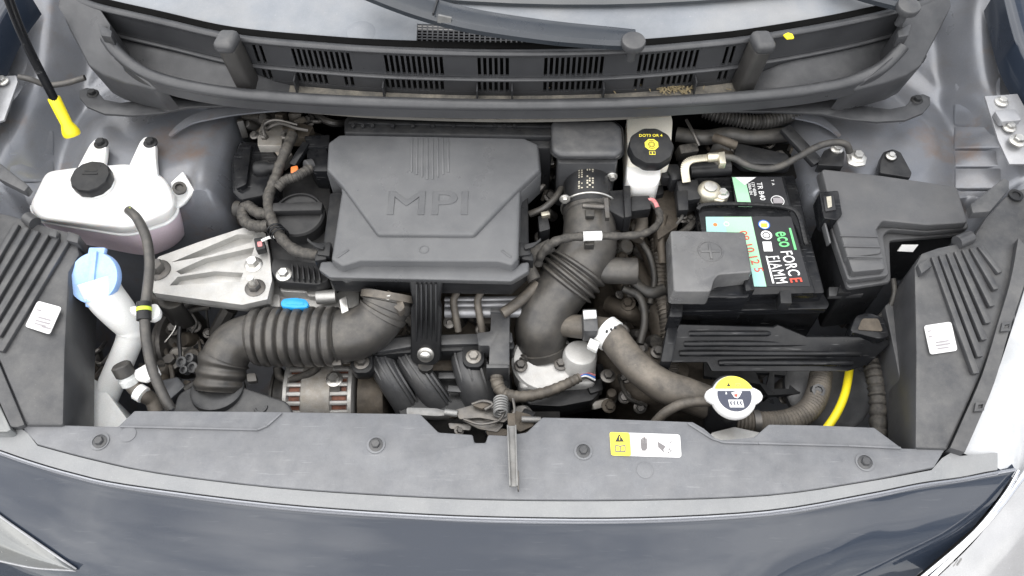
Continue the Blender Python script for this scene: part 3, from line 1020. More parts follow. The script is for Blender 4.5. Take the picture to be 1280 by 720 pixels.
m.build('hand_and_fan_symbol', ink_g, st)

# lip strip below the trim
L0 = [(-30, 531), (30, 535), (46, 557), (110, 574), (195, 592), (340, 610), (500, 621), (640, 626), (800, 626), (960, 620), (1080, 603), (1168, 587), (1184, 563), (1200, 570), (1242, 566)]
L1 = [(-30, 553), (0, 562), (35, 574), (90, 590), (160, 605), (340, 628), (500, 640), (640, 645.5), (800, 646), (960, 637), (1080, 617), (1150, 603), (1200, 596), (1230, 590), (1247, 587)]
L1 = smooth2(L1, 4)
c0 = L0[2:12]
tab0 = smooth2(c0, 6)
L0 = [(x, lerp(tab0, x) if 46 <= x <= 1168 else lerp(L0, x)) for x, y in L1]
m = MB()
a, b = PT(L0, -0.003), [P(x, y, -0.008) for x, y in L1]
for i in range(len(a) - 1):
    q = [a[i], a[i + 1], b[i + 1], b[i]]
    m.prism(q, [p - Vector((0, 0, 0.01)) for p in q])
simple('bumper_lip', 'smooth grey plastic lip strip between the radiator trim and the painted bumper', 'lip strip', m, mat('lip_plastic', (0.20, 0.205, 0.21), 0.42, var=0.08, scale=9, dust=0.3, dustc=(0.3, 0.3, 0.29), bump=0.12))

t = thing('front_bumper', 'dark slate painted car bumper with a highlight painted along its upper edge below the grey trim', 'bumper', P(640, 720, -0.3))
edge = [(-60, 546), (0, 568), (35, 580), (90, 597), (160, 612), (340, 636), (500, 648), (640, 654), (800, 654), (960, 645), (1080, 625), (1150, 610), (1200, 601), (1240, 594), (1269, 589)]
E = spline(PT(edge, -0.014), 6)
# cross section: (forward, down) from the edge
prof = [(-0.016, -0.004), (-0.008, -0.0005), (-0.004, 0.0), (0.0, -0.0008), (0.004, -0.0035), (0.012, -0.0085), (0.03, -0.017), (0.06, -0.033), (0.10, -0.062), (0.14, -0.105), (0.17, -0.16), (0.18, -0.25), (0.17, -0.40)]
k = len(prof)


def clip_x(p):
    # the right end of the bumper is cut along the lamp edge
    return p


vs, fs = [], []
rt = spline(PT([(1269, 589, -0.014), (1252, 618, -0.022), (1215, 664, -0.036), (1160, 712, -0.052), (1100, 760, -0.07)]), 8)
n = len(E)
for i, c in enumerate(E):
    for j, (o, h) in enumerate(prof):
        q = c + Vector((0, -o, h))
        # taper the end of the bumper towards the car's centre line so that the lamp can sit beside it
        lim = 1e9
        for a, b in zip(rt, rt[1:]):
            if b.y <= q.y <= a.y:
                lim = a.x + (b.x - a.x) * (a.y - q.y) / (a.y - b.y)
        if q.y < rt[-1].y:
            lim = rt[-1].x
        f = min(1.0, lim / E[-1].x) if q.y < rt[0].y else 1.0
        if q.x > 0.25:
            q.x = 0.25 + (q.x - 0.25) * (min(lim, E[-1].x) - 0.25) / (E[-1].x - 0.25)
        vs.append(q)
for i in range(n - 1):
    for j in range(k - 1):
        fs.append((i * k + j, i * k + j + 1, (i + 1) * k + j + 1, (i + 1) * k + j))
m = MB().add(vs, fs)
m.build('skin', paint, t, angle=60)
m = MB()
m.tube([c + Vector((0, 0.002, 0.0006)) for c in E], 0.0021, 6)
m.build('edge_highlight', paint_lip, t)  # pale tube paints the highlight along the top edge of the bumper
m = MB()
m.tube([p + Vector((0.0035, 0, 0.0015)) for p in rt], 0.0022, 8)
m.build('end_trim', chrome, t)



def PB(px, py, lift=0.0):
    """where the line of sight of the survey meets the bumper skin"""
    tab = [(p.x, p.y) for p in E]
    pr = [(o, h) for o, h in prof]
    for k in range(200):
        z = 0.0 - k * 0.001
        p = P(px, py, z)
        if -0.014 + lerp(pr, lerp(tab, p.x) - p.y) >= z:
            break
    return p + Vector((0, -lift * 0.5, lift))


t = thing('headlamp', 'clear headlamp corner with chrome edges set into the painted bumper', 'headlamp', PB(30, 690))
up_ = spline([PB(x, y, 0.003) for x, y in ((-40, 610), (0, 643), (48, 677), (97, 711))], 6)
dn_ = spline([PB(x, y, 0.003) for x, y in ((-40, 692), (0, 700), (45, 709), (97, 712.5))], 6)
m = MB()
vs, fs = [], []
for a, b in zip(up_, dn_):
    for k in range(7):
        u_ = k / 6
        vs.append(a.lerp(b, u_) + Vector((0, -0.002, 0.006)) * math.sin(math.pi * u_))
for i in range(len(up_) - 1):
    for k in range(6):
        fs.append((i * 7 + k, i * 7 + k + 1, (i + 1) * 7 + k + 1, (i + 1) * 7 + k))
m.add(vs, fs)
m.build('lens', lens_m, t, angle=60)
MB().tube(up_, 0.0015, 8).build('edge_trim', zinc, t)
MB().tube(dn_, 0.0013, 8).build('edge_trim', zinc, t)
for k in range(4):
    i = 3 + k * 4
    MB().beam(up_[i].lerp(dn_[i], 0.25) + Vector((0, 0, 0.004)), up_[i].lerp(dn_[i], 0.8) + Vector((0, 0, 0.004)), 0.0015, 0.002).build('lens_flute', worn, t, 0.0004)
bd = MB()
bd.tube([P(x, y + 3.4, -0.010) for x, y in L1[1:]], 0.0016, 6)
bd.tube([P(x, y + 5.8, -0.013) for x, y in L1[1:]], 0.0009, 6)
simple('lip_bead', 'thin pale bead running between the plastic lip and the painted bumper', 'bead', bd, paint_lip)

# ================================================================== coolant reservoir
t = thing('coolant_tank', 'milky white coolant tank with round black cap and two bolted ears', 'coolant tank', P(135, 270, -0.10))
top = [(37, 257), (58, 214), (96, 209), (160, 204), (194, 214), (205, 222), (214, 240), (217, 256), (205, 264), (172, 280), (155, 283), (96, 278), (48, 273)]
mid = [(37, 260), (58, 218), (96, 212), (160, 208), (198, 219), (212, 231), (222, 250), (223, 266), (211, 279), (168, 293), (152, 294), (96, 285), (49, 277)]
bot = [(60, 270), (70, 235), (100, 225), (165, 220), (205, 232), (222, 250), (232, 280), (233, 296), (219, 310), (192, 322), (170, 320), (100, 306), (62, 292)]
Tp, Mp, Bp = PT(top, 0.022), PT(mid, -0.008), PT(bot, -0.085)
MB().prism(rounded(Tp, 0.012), rounded(Mp, 0.012)).build('upper_shell', tank_w, t, 0.008, 4)
MB().prism(rounded([p + Vector((0, 0, -0.0005)) for p in Mp], 0.012), rounded(Bp, 0.015)).build('lower_shell', tank_p, t, 0.008, 4)
cen = sum(Mp, Vector()) / len(Mp)
sm = rounded([p + (p - cen) * 0.015 for p in Mp], 0.012)
MB().prism([p + Vector((0, 0, 0.001)) for p in sm], [p - Vector((0, 0, 0.0025)) for p in sm]).build('seam', tank_w, t, 0.001)
for ear in ([(94, 214), (112, 180), (119, 173), (127, 172), (133, 178), (132, 190), (128, 214)], [(160, 210), (175, 177), (181, 171), (189, 171), (194, 178), (194, 195), (196, 218)]):
    e = MB().slab(ear, 0.028, 0.012, rnd=0.006).build('ear', tank_w, t, 0.002)
    x = sum(p[0] for p in ear[2:5]) / 3
    y = sum(p[1] for p in ear[2:5]) / 3 + 5
    MB().bolt(P(x, y, 0.0285), 0.0068).build('bolt', black_p, e)
cc = P(121, 232, 0.022)
MB().lathe(cc, (0, -0.05, 1), [(0.026, 0), (0.026, 0.012)], 32).build('filler_neck', tank_w, t)
cp = MB().lathe(cc + Vector((0, 0, 0.007)), (0, -0.05, 1), [(0.027, 0), (0.0285, 0.001), (0.0285, 0.013), (0.0265, 0.016), (0.010, 0.0168)], 60, wob=lambda a: 1 + 0.012 * (1 if math.sin(a * 12) > 0 else -1)).build('cap', black_p, t)
for k, wd in enumerate((0.018, 0.022)):
    MB().box(cc + Vector((0, 0.008 - k * 0.006, 0.0242)), (wd, 0.0028, 0.0012)).build('raised_marking', black_p, cp, 0.0003)
tabp = [(213, 228), (228, 214), (242, 238), (229, 254), (219, 262), (215, 246)]
tb = MB().plate([(a, b, 0.012 if b < 245 else -0.005) for a, b in tabp], th=0.006).build('side_tab', tank_w, t, 0.002)
MB().lathe(P(225, 236, 0.012), (0.2, -0.3, 1), [(0.010, 0), (0.010, 0.005), (0.006, 0.006), (0.005, 0.002)], 20).build('grommet', rubber, tb)

hs = thing('overflow_hose', 'grey rubber overflow hose hanging in front of the coolant tank with lime band', 'hose', P(186, 400, -0.08))
pth = spline(PT([(161, 263, 0.046), (172, 274, 0.052), (183, 298, 0.05), (187, 330, 0.042), (184, 365, 0.034), (181, 395, 0.024), (183, 425, 0.008), (190, 460, -0.012), (203, 492, -0.03), (214, 512, -0.042)]), 6)
MB().tube(pth, 0.0068, 14).build('hose', hose_m, hs)
a, b = P(180, 378, 0.03), P(180, 400, 0.023)
cl = MB().cyl(a + Vector((0, 0, 0)), b, 0.0095).build('clamp_sleeve', black_p, hs)
a, b = P(180, 385, 0.0281), P(180, 389.5, 0.0268)
MB().cyl(a, b, 0.0099).build('lime_band', lime, cl)
MB().plate([(159, 261.5, 0.0535), (162, 258, 0.0535), (166, 263, 0.0545), (163, 267, 0.0545)], th=0.003).build('paint_mark', lime, hs, 0.001)
m = MB()
m.slab([(162, 383), (178, 382), (196, 379), (200, 386), (199, 394), (190, 400), (176, 394), (162, 390)], 0.016, 0.010, rnd=0.004)
m.build('white_clip', white_p, hs, 0.002)

# ================================================================== washer filler
t = thing('washer_filler', 'milky washer filler pipe with a bright blue flip cap', 'washer filler', P(120, 520, -0.16))
m = MB()
_c = P(116, 347, 0.03)
_a = Vector((-0.10, -0.42, 0.90)).normalized()
pth = spline([_c - _a * 0.009, P(131, 370, 0.004), P(150, 393, -0.022)] + PT([(162, 410, -0.042), (162, 424, -0.054), (152, 450, -0.075), (138, 482, -0.10), (128, 506, -0.12)]), 6)
m.tube(pth, lambda u: 0.0255 - 0.0075 * sst(0.15, 0.55, u) + 0.0012 * math.exp(-((u - 0.5) / 0.02) ** 2), 24)
m.build('pipe', neck_w, t)
m = MB()
m.slab([(80, 500), (98, 462), (125, 478), (150, 512), (172, 540), (80, 540)], -0.09, 0.12, rnd=0.01)
m.build('tank', neck_w, t, 0.008, 3)
c = P(116, 347, 0.03)
ax = Vector((-0.10, -0.42, 0.90)).normalized()
cp = MB().lathe(c, ax, [(0.029, -0.012), (0.0355, -0.010), (0.036, -0.004), (0.0348, 0.0), (0.012, 0.0012)], 48).build('cap', blue_p, t)
d, u_, v_ = frame(ax)
al = (P(128, 322, 0.03) - P(105, 376, 0.03))
al = (al - ax * al.dot(ax)).normalized()
MB().beam(c + ax * 0.0025 - al * 0.034, c + ax * 0.0025 + al * 0.036, 0.009, 0.004, ax).build('grip_rib', blue_p, cp, 0.001)
MB().beam(c - al * 0.040 - ax * 0.006, c - al * 0.026 - ax * 0.004, 0.018, 0.007, ax).build('lift_tab', blue_p, cp, 0.002)
MB().beam(c + al * 0.026 - ax * 0.004, c + al * 0.042 - ax * 0.006, 0.024, 0.008, ax).build('hinge', blue_p, cp, 0.002)

t = thing('vent_valve', 'small black capped valve with clear collar and white holder below the washer pipe', 'valve', P(160, 480, -0.07))
a, b = P(165, 482, -0.03), P(151, 457, -0.005)
d = b - a
L_ = d.length
MB().lathe(a, d, [(0.009, 0), (0.012, L_ * 0.1), (0.0125, L_ * 0.35), (0.010, L_ * 0.42), (0.010, L_ * 0.55)], 16).build('collar', clear_p, t)
MB().lathe(a + d * 0.5, d, [(0.0105, 0), (0.0125, 0.002), (0.0125, L_ * 0.5), (0.0105, L_ * 0.56)], 28, wob=lambda a_: 1 + 0.02 * (1 if math.sin(a_ * 14) > 0 else -1)).build('cap', rubber, t)
MB().slab([(166, 464), (192, 449), (200, 466), (182, 476), (170, 474)], -0.015, 0.008, rnd=0.003).build('holder', white_p, t, 0.002)
m = MB().tube(spline(PT([(166, 482, -0.03), (176, 492, -0.035), (190, 500, -0.05), (196, 515, -0.06)]), 5), 0.010, 14)
m.build('hose', hose_b, t)
MB().tube(PT([(172, 489, -0.03), (180, 494, -0.032)]), 0.0115, 14).build('white_sleeve', white_p, t)

# ================================================================== engine mount bracket
t = thing('engine_mount', 'cast aluminium engine mount arm with triangular pockets and bolts', 'engine mount', P(265, 340, -0.10))
outer = [(187, 350), (190, 334), (198, 321), (250, 302), (303, 285), (322, 286), (332, 292), (337, 318), (340, 350), (334, 374), (303, 381), (250, 374), (192, 366)]
h1 = [(214, 328), (296, 293), (318, 293), (314, 303), (262, 319)]
h2 = [(220, 339), (256, 323), (318, 309), (314, 321), (270, 335), (226, 343)]
h3 = [(212, 357), (222, 346), (268, 339), (304, 341), (300, 352), (262, 354)]
zM = -0.022
MB().holes(outer, [h1, h2, h3], zM, 0.012).build('ribbed_top', alu, t, 0.0012, 1)
MB().slab(outer, zM - 0.0115, 0.020).build('web', alu, t, 0.002)
MB().bolt(P(198, 338, zM), 0.0115, h=0.014).build('bolt', steel_d, t)
MB().bolt(P(317, 331, zM), 0.0085, h=0.010).build('bolt', steel, t)
b_ = MB().bolt(P(319, 360, zM), 0.0095, h=0.009).build('nut', steel_d, t)
MB().cyl(P(319, 360, zM), P(319, 360, zM) + Vector((0, 0, 0.026)), 0.0045).build('stud', steel, b_)
MB().slab([(196, 366), (222, 369), (230, 380), (210, 388), (194, 380)], -0.062, 0.06, rnd=0.01).build('rubber_block', rubber, t, 0.006)
m = MB()
m.tube(spline(PT([(192, 372, -0.07), (215, 385, -0.075), (240, 376, -0.08), (262, 372, -0.085)]), 6), 0.008, 12)
m.build('rubber_rim', rubber, t)

# ================================================================== cylinder head, valve cover and oil cap
t = thing('engine_block', 'dark engine block with silver cylinder head beneath the engine cover', 'engine', P(480, 340, -0.42))
MB().box((-0.13, 0.36, -0.27), (0.36, 0.22, 0.28)).build('block', gearbox, t, 0.02, 2)
MB().slab([(335, 352), (345, 340), (420, 350), (450, 356), (450, 392), (420, 396), (340, 385)], -0.062, 0.08).build('cylinder_head', alu, t, 0.006)
for (x0, y0, x1, y1, z) in ((350, 352, 384, 366, -0.045), (384, 358, 418, 372, -0.05), (332, 366, 350, 384, -0.055)):
    MB().slab([(x0, y0), (x1, y0 + 2), (x1, y1), (x0, y1 - 2)], z, 0.03, rnd=0.004).build('cast_boss', alu, t, 0.004)
MB().cyl(P(396, 372, -0.045), P(420, 370, -0.045), 0.010).build('spigot', alu, t)
MB().slab([(330, 225), (365, 212), (412, 214), (420, 352), (344, 352), (336, 300)], -0.028, 0.06, rnd=0.01).build('valve_cover', valve_p, t, 0.005)
fl = MB().slab([(341, 322), (405, 330), (412, 350), (398, 356), (346, 352), (338, 336)], -0.02, 0.02, rnd=0.006).build('cover_flange', valve_p, t, 0.003)
for k in range(6):
    MB().beam(P(366 + k * 6.5, 332 + k * 0.8, -0.016), P(367 + k * 6.8, 350 + k * 0.6, -0.016), 0.0022, 0.010).build('stiffening_rib', valve_p, fl, 0.0005)
MB().bolt(P(355, 343, -0.018), 0.0075).build('flange_bolt', steel, fl)
t = thing('oil_filler_cap', 'large round black oil filler cap with a raised grip bar beside engine cover', 'oil cap', P(379, 278, -0.03))
c = P(379, 282, -0.03)
MB().lathe(c, (0, -0.08, 1), [(0.036, 0), (0.036, 0.016), (0.039, 0.018), (0.039, 0.030), (0.0365, 0.033), (0.034, 0.0335), (0.0335, 0.030), (0.004, 0.0315)], 48).build('cap', valve_p, t)
d = Vector((1, 0.02, 0))
MB().beam(c + Vector((-0.037, 0.002, 0.036)), c + Vector((0.037, 0.004, 0.036)), 0.017, 0.014).build('grip_bar', valve_p, t, 0.003)
dp = thing('oil_dipstick', 'bright blue oil dipstick handle above the ribbed intake duct', 'dipstick', P(368, 385, -0.06))
m = MB()
m.slab([(350, 378), (354, 373), (368, 371.5), (382, 373.5), (386, 379), (384, 384), (368, 385), (352, 383)], -0.022, 0.010, rnd=0.004)
m.build('handle', blue_r, dp, 0.002)
MB().slab([(356, 375.6), (368, 374.4), (380, 376), (379, 381), (358, 380.6)], -0.0212, 0.002).build('raised_field', blue_r, dp, 0.0006)
MB().cyl(P(369, 380, -0.03), P(367, 392, -0.15), 0.004).build('stick', steel, dp)

# ================================================================== engine cover (air cleaner)
t = thing('engine_cover', 'dark grey plastic engine cover with raised MPI lettering', 'engine cover', P(535, 290, -0.02))
cA = [(409, 211), (411, 178), (424, 168.5), (448, 167), (540, 168), (648, 169), (672, 180), (674, 211), (647, 236), (592, 293), (472, 292), (429, 233)]
TA = PT(cA, 0.050)
cA_ = sum(TA, Vector()) / len(TA)
bA = []
for p in TA:
    d = p - cA_
    bA.append(p + Vector((d.x * 0.02, d.y * 0.02, -0.012)))
b2 = [p + Vector((0, 0, -0.045)) for p in bA]
MB().prism(TA, bA).build('raised_panel', cover_p, t, 0.0035, 3)
MB().prism([p + Vector((0, 0, 0.0015)) for p in bA][:8] + [bA[8] + Vector((0, 0, .0015))], b2[:8] + [b2[8]]).build('upper_body', cover_p, t, 0.003, 2)
cB = [(424, 214), (660, 214), (650, 240), (648, 322), (640, 331), (622, 326), (450, 325), (428, 332), (414, 323), (427, 240)]
TB = PT(cB, 0.0435)
MB().prism(TB, [p + Vector(((p.x - cA_.x) * 0.015, -0.004, -0.04)) for p in TB]).build('main_shell', cover_p, t, 0.0035, 3)
# sloping facets down to the front lip
fc = PT([(450, 325), (622, 326), (640, 331), (645, 338), (426, 338), (428, 332)], 0.0425)
cC = [(398, 337), (401, 327), (414, 326), (430, 336), (452, 330), (620, 331), (640, 337), (652, 328), (661, 327), (661, 339), (639, 352), (560, 350), (412, 347)]
TC = PT(cC, 0.030)
MB().prism(TC, [p + Vector(((p.x - cA_.x) * 0.01, 0.006, -0.018)) for p in TC]).build('front_lip', cover_p, t, 0.003, 3)
MB().slab([(404, 300), (412, 240), (660, 236), (662, 330), (640, 350), (410, 346)], 0.014, 0.04).build('lower_housing', black_p, t, 0.004)
# outer facet of the shell between its top and the lip
q = PT([(428, 331.5, 0.0425), (450, 325, 0.0425), (622, 326, 0.0425), (641, 331, 0.0425)])
q2 = PT([(428, 340, 0.030), (450, 335, 0.030), (622, 336, 0.030), (643, 340, 0.030)])
# lettering, built from outlined raised strokes
o = P(535, 255.5, 0.0503)
tx = text('mpi_lettering', 'MPI', o, (1, 0, 0), (0, 1, 0), 0.056, cover_p, t, 0.0006, bevel=0.0004)
bb = [v.co for v in tx.data.vertices]
wx = max(v.x for v in bb) - min(v.x for v in bb)
wy = max(v.y for v in bb) - min(v.y for v in bb)
W0 = (P(584, 256, 0.05) - P(484, 256, 0.05)).length
H0 = (P(535, 241, 0.05) - P(535, 270, 0.05)).length
lo = o - wloc(t)
for v in tx.data.vertices:
    v.co.x = lo.x + (v.co.x - lo.x) * W0 / wx
    v.co.y = lo.y + (v.co.y - lo.y) * H0 / wy
for k in range(8):
    x = 515 + k * 6.4
    MB().beam(P(x, 173, 0.0500), P(x + (x - 537) * 0.035, 226 - abs(k - 3.5) * 3, 0.0500), 0.0030, 0.0024).build('cooling_rib', cover_p, t, 0.0007)
MB().torus(P(530, 312, 0.0436), (0, 0, 1), 0.0062, 0.0008, 24, 6).build('round_mark', cover_p, t)
MB().beam(P(421, 322, 0.0437), P(436, 312, 0.0437), 0.0035, 0.0016).build('arrow_mark', cover_p, t, 0.0005)
MB().beam(P(627, 313, 0.0437), P(639, 322, 0.0437), 0.0035, 0.0016).build('arrow_mark', cover_p, t, 0.0005)
for sg, x0 in ((-1, 398), (1, 662)):
    def X(d_):
        return x0 + sg * d_
    cl = MB().slab([(X(-16), 302), (X(0), 303), (X(2), 318), (X(-14), 320)], 0.030, 0.02).build('clip_base', black_p, t, 0.002)
    MB().plate([(X(-8), 306, 0.034), (X(8), 302, 0.040), (X(14), 297, 0.044), (X(14), 301, 0.042), (X(4), 309, 0.036), (X(-6), 312, 0.033)], th=0.003).build('clip_lever', black_p, cl, 0.001)
    MB().slab([(X(-10), 314), (X(4), 316), (X(5), 326), (X(-10), 324)], 0.027, 0.02).build('clip_hook', black_p, cl, 0.002)
# front strap with ribs, screwed down to the manifold
sA = PT([(511, 352, 0.018), (554, 352, 0.018), (550, 378, -0.02), (552, 384, -0.03), (551, 450, -0.085), (543, 457, -0.09), (520, 457, -0.09), (513, 450, -0.085), (513, 384, -0.03), (515, 378, -0.02)])
nn = (sA[1] - sA[0]).cross(sA[4] - sA[0]).normalized()
nn = nn if nn.z > 0 else -nn
sp = MB().prism(sA, [p - nn * 0.010 for p in sA]).build('front_strap', black_p, t, 0.003)
for x in (521, 527, 533, 539, 545):
    a, b = P(x, 354, 0.017) + nn * 0.001, P(x + (x - 533) * 0.02, 426, -0.066) + nn * 0.001
    MB().beam(a, b, 0.0026, 0.005, nn).build('strap_rib', black_p, sp, 0.0008)
MB().lathe(P(532, 443, -0.078) + nn * 0.001, nn, [(0.012, -0.002), (0.012, 0.001), (0.0085, 0.002), (0.0078, 0.006), (0.004, 0.0085)], 28).build('strap_screw', steel, sp)
MB().cyl(P(532, 456, -0.09), P(532, 468, -0.115), 0.011, 0.009).build('rubber_foot', rubber, sp)

# ================================================================== air box behind the cover
t = thing('air_box', 'black plastic air box lid behind the engine cover with square outlet housing', 'air box', P(600, 160, -0.08))
lid = [(430, 150), (436, 143), (480, 143), (690, 149), (699, 156), (697, 171), (430, 166)]
MB().slab(lid, 0.056, 0.012, rnd=0.004).build('lid', black_p, t, 0.003)
MB().beam(P(436, 153, 0.058), P(690, 158, 0.058), 0.006, 0.004).build('lid_rib', black_p, t, 0.001)
MB().slab([(440, 158), (690, 163), (690, 185), (440, 182)], 0.046, 0.10).build('body', black_p, t, 0.004)
for x in (443, 455, 467, 492, 517, 542, 568, 593, 619, 631, 643):
    MB().cyl(P(x, 161.5, 0.050), P(x, 161.5, 0.050) + Vector((0, -0.004, 0.012)), 0.0028, n=10).build('screw', black_p, t)
hd = [(689, 152), (695, 148), (768, 150), (777, 158), (779, 186), (772, 193), (700, 193), (690, 186)]
MB().slab(hd, 0.066, 0.014, rnd=0.006).build('outlet_lid', grey_p, t, 0.006, 3)
MB().slab([(a_, b_ + (0 if b_ < 170 else 3)) for a_, b_ in hd], 0.051, 0.005, draft=0.004, rnd=0.006).build('outlet_flange', black_p, t, 0.002)
MB().slab([(697, 165), (772, 165), (772, 204), (697, 204)], 0.045, 0.10, rnd=0.006).build('outlet_body', grey_p, t, 0.006)
m = MB()
m.cyl(P(735, 203, -0.004), P(735, 222, -0.010), 0.0455, n=36)
m.build('outlet_ring', black_p, t, 0.002)

# ================================================================== air flow sensor pipe and intake hose
t = thing('air_flow_sensor', 'round black air flow sensor pipe with gold print between air box and hose', 'sensor', P(735, 240, -0.06))
a, b = P(735, 218, -0.002), P(735, 264, -0.012)
m = MB()
m.cyl(a, b, 0.0375, n=40)
m.build('pipe', black_p, t, 0.002)
m = MB()
m.cyl(P(735, 214, -0.002), P(735, 222, -0.004), 0.0415, n=40)
m.build('flange', black_p, t, 0.002)
for (x, y) in ((765, 221), (706, 249)):
    MB().bolt(P(x, y, 0.018), 0.0052, (0, -1, 0.15)).build('screw', steel, t)
MB().slab([(759, 238), (782, 236), (786, 242), (786, 268), (780, 273), (759, 262)], 0.012, 0.035).build('sensor_block', black_p, t, 0.003)
MB().slab([(779, 232), (788, 231), (790, 270), (781, 272)], 0.018, 0.045).build('sensor_plate', black_p, t, 0.002)
MB().slab([(789, 245), (812, 244), (814, 261), (789, 264)], 0.010, 0.020, rnd=0.003).build('plug', black_p, t, 0.003)
ax_ = (b - a).normalized()
cen = a.lerp(b, 0.5)
nup = Vector((0, 0, 1))
nup = (nup - ax_ * nup.dot(ax_)).normalized()
for k, (s_, dx, sz) in enumerate((('SPZOD 1-1', -0.014, 0.0062), ('2B100-05000', -0.005, 0.0048), ('KOREA', 0.004, 0.0042))):
    d_ = Vector((dx, 0, 0))
    hgt = math.sqrt(0.0377 ** 2 - dx * dx)
    pass
for k, dx in enumerate((-0.016, -0.012, -0.004, -0.0005, 0.004)):
    hgt = math.sqrt(0.0380 ** 2 - dx * dx)
    for j in range(9):
        if random.random() < 0.25:
            continue
        p0 = cen + Vector((dx, 0, 0)) + nup * hgt - ax_ * (0.018 - j * 0.0038)
        MB().beam(p0, p0 + ax_ * random.uniform(0.0015, 0.0028), random.uniform(0.0015, 0.003), 0.0004, (dx / 0.038, 0, 1)).build('gold_print', brass, t)

t = thing('intake_hose', 'fat grey rubber intake hose with ribs bending down to the throttle body', 'intake hose', P(690, 380, -0.16))
ctl = [(736, 258, -0.014), (737, 285, -0.018), (735, 312, -0.026), (722, 335, -0.038), (704, 358, -0.054), (687, 382, -0.074), (678, 406, -0.094), (677, 424, -0.112), (680, 440, -0.130)]
pth = spline(PT(ctl), 26)


def rad(u):
    r = 0.0375 + 0.0035 * sst(0.0, 0.25, u) - 0.0045 * sst(0.72, 1, u)
    for k in range(4):
        r += 0.0062 * math.exp(-((u - (0.375 + k * 0.034)) / 0.0105) ** 4)
    if u < 0.06:
        r += 0.002
    if u > 0.93:
        r += 0.0025
    return r


MB().tube(pth, rad, 36).build('hose', hose_m, t)
MB().cyl(P(748, 338, -0.035), P(796, 339, -0.035), 0.0195, n=28).build('side_branch', hose_m, t, 0.001)
m = MB()
d = (pth[4] - pth[0]).normalized()
m.torus(pth[2], d, 0.0415, 0.0018, 40, 8)
ck = m.build('hose_clip', steel, t)
MB().tube(PT([(728, 257, 0.030), (757, 259, 0.028)]), 0.0042, 10).build('clip_screw', steel_d, ck)
MB().slab([(755, 248), (760, 247), (762, 272), (757, 272)], 0.034, 0.008).build('clip_end', steel_d, ck)
d = (pth[-1] - pth[-8]).normalized()
ck = MB().lathe(pth[-10], d, [(0.0385, 0), (0.0385, 0.009)], 40).build('lower_clip', worn, t)
MB().bolt(pth[-8] + Vector((-0.030, -0.024, 0.012)), 0.005, (-0.6, -0.6, 0.5)).build('clip_screw', steel_d, ck)
MB().slab([(732, 262), (743, 262), (743, 270), (732, 270)], 0.029, 0.008).build('locating_tab', rubber, t, 0.001)
MB().slab([(731, 288), (743, 288), (743, 306), (731, 306)], 0.030, 0.012).build('strap_tab', rubber, t, 0.001)

t = thing('sensor_cable', 'taped sensor cable crossing the intake hose with a white tape band', 'cable', P(740, 296, 0))
pth = spline(PT([(812, 253, 0.004), (820, 258, 0.008), (825, 272, 0.014), (818, 285, 0.022), (800, 293, 0.032), (770, 295, 0.038), (740, 295, 0.039), (712, 297, 0.035), (692, 303, 0.026), (678, 316, 0.01), (672, 330, -0.01)]), 8)
MB().tube(pth, lambda u: 0.0052 + 0.0012 * sst(0.4, 0.8, u) + 0.0006 * math.sin(u * 90), 10).build('taped_cable', tape, t)
MB().tube(PT([(729, 295.4, 0.0395), (752, 294.6, 0.0395)]), 0.0068, 12).build('white_tape', ink_w, t)
MB().tube(spline(PT([(809, 250, 0.006), (817, 251, 0.010), (822, 260, 0.012)]), 5), 0.0035, 8).build('bare_wires', pink, t)

# ================================================================== throttle body
t = thing('throttle_unit', 'bright cast aluminium throttle body with black motor cover below intake hose', 'throttle body', P(700, 480, -0.22))
MB().lathe(P(680, 450, -0.112), (0, -0.15, 1), [(0.048, -0.05), (0.048, -0.004), (0.044, 0.0)], 36).build('bore', alu_b, t)
MB().slab([(645, 455), (660, 445), (740, 436), (746, 446), (744, 480), (650, 486)], -0.120, 0.06, rnd=0.008).build('casting', alu_b, t, 0.006, 3)
MB().lathe(P(722, 462, -0.13), (0.05, 0.2, 1), [(0.025, 0), (0.025, 0.034), (0.0225, 0.040), (0.018, 0.0415)], 32).build('motor_can', alu_b, t)
for (x, y) in ((651, 457), (701, 455)):
    MB().bolt(P(x, y, -0.108), 0.0065).build('bolt', steel_d, t)
MB().slab([(652, 484), (690, 478), (745, 474), (752, 486), (742, 500), (700, 508), (660, 506)], -0.135, 0.04, rnd=0.006).build('motor_cover', black_p, t, 0.005)
for k in range(6):
    MB().beam(P(655, 487 + k * 3.2, -0.130 - k * 0.003), P(685, 486 + k * 3.2, -0.130 - k * 0.003), 0.003, 0.004).build('cover_rib', grey_p, t, 0.0008)
MB().slab([(732, 478), (752, 472), (754, 487), (738, 492)], -0.13, 0.02).build('plug', black_p, t, 0.002)

t = thing('throttle_cable_loom', 'dusty taped loom curving from the junction box to the throttle body', 'cable', P(660, 490, -0.14))
pth = spline(PT([(623, 455, -0.075), (621, 475, -0.085), (628, 490, -0.09), (648, 496, -0.095), (680, 491, -0.10), (708, 480, -0.105), (724, 472, -0.108)]), 8)
MB().tube(pth, lambda u: 0.0100 - 0.0030 * u + 0.0007 * math.sin(u * 120), 12).build('taped_loom', hose_b, t)
for k in range(4):
    MB().tube(spline(PT([(722, 472 + k, -0.108), (732, 466 + k * 2, -0.105), (744, 469 + k * 3, -0.112)]), 4), 0.0013, 6).build('wire', (pink, ink_b, ink_w, ink_k)[k], t)

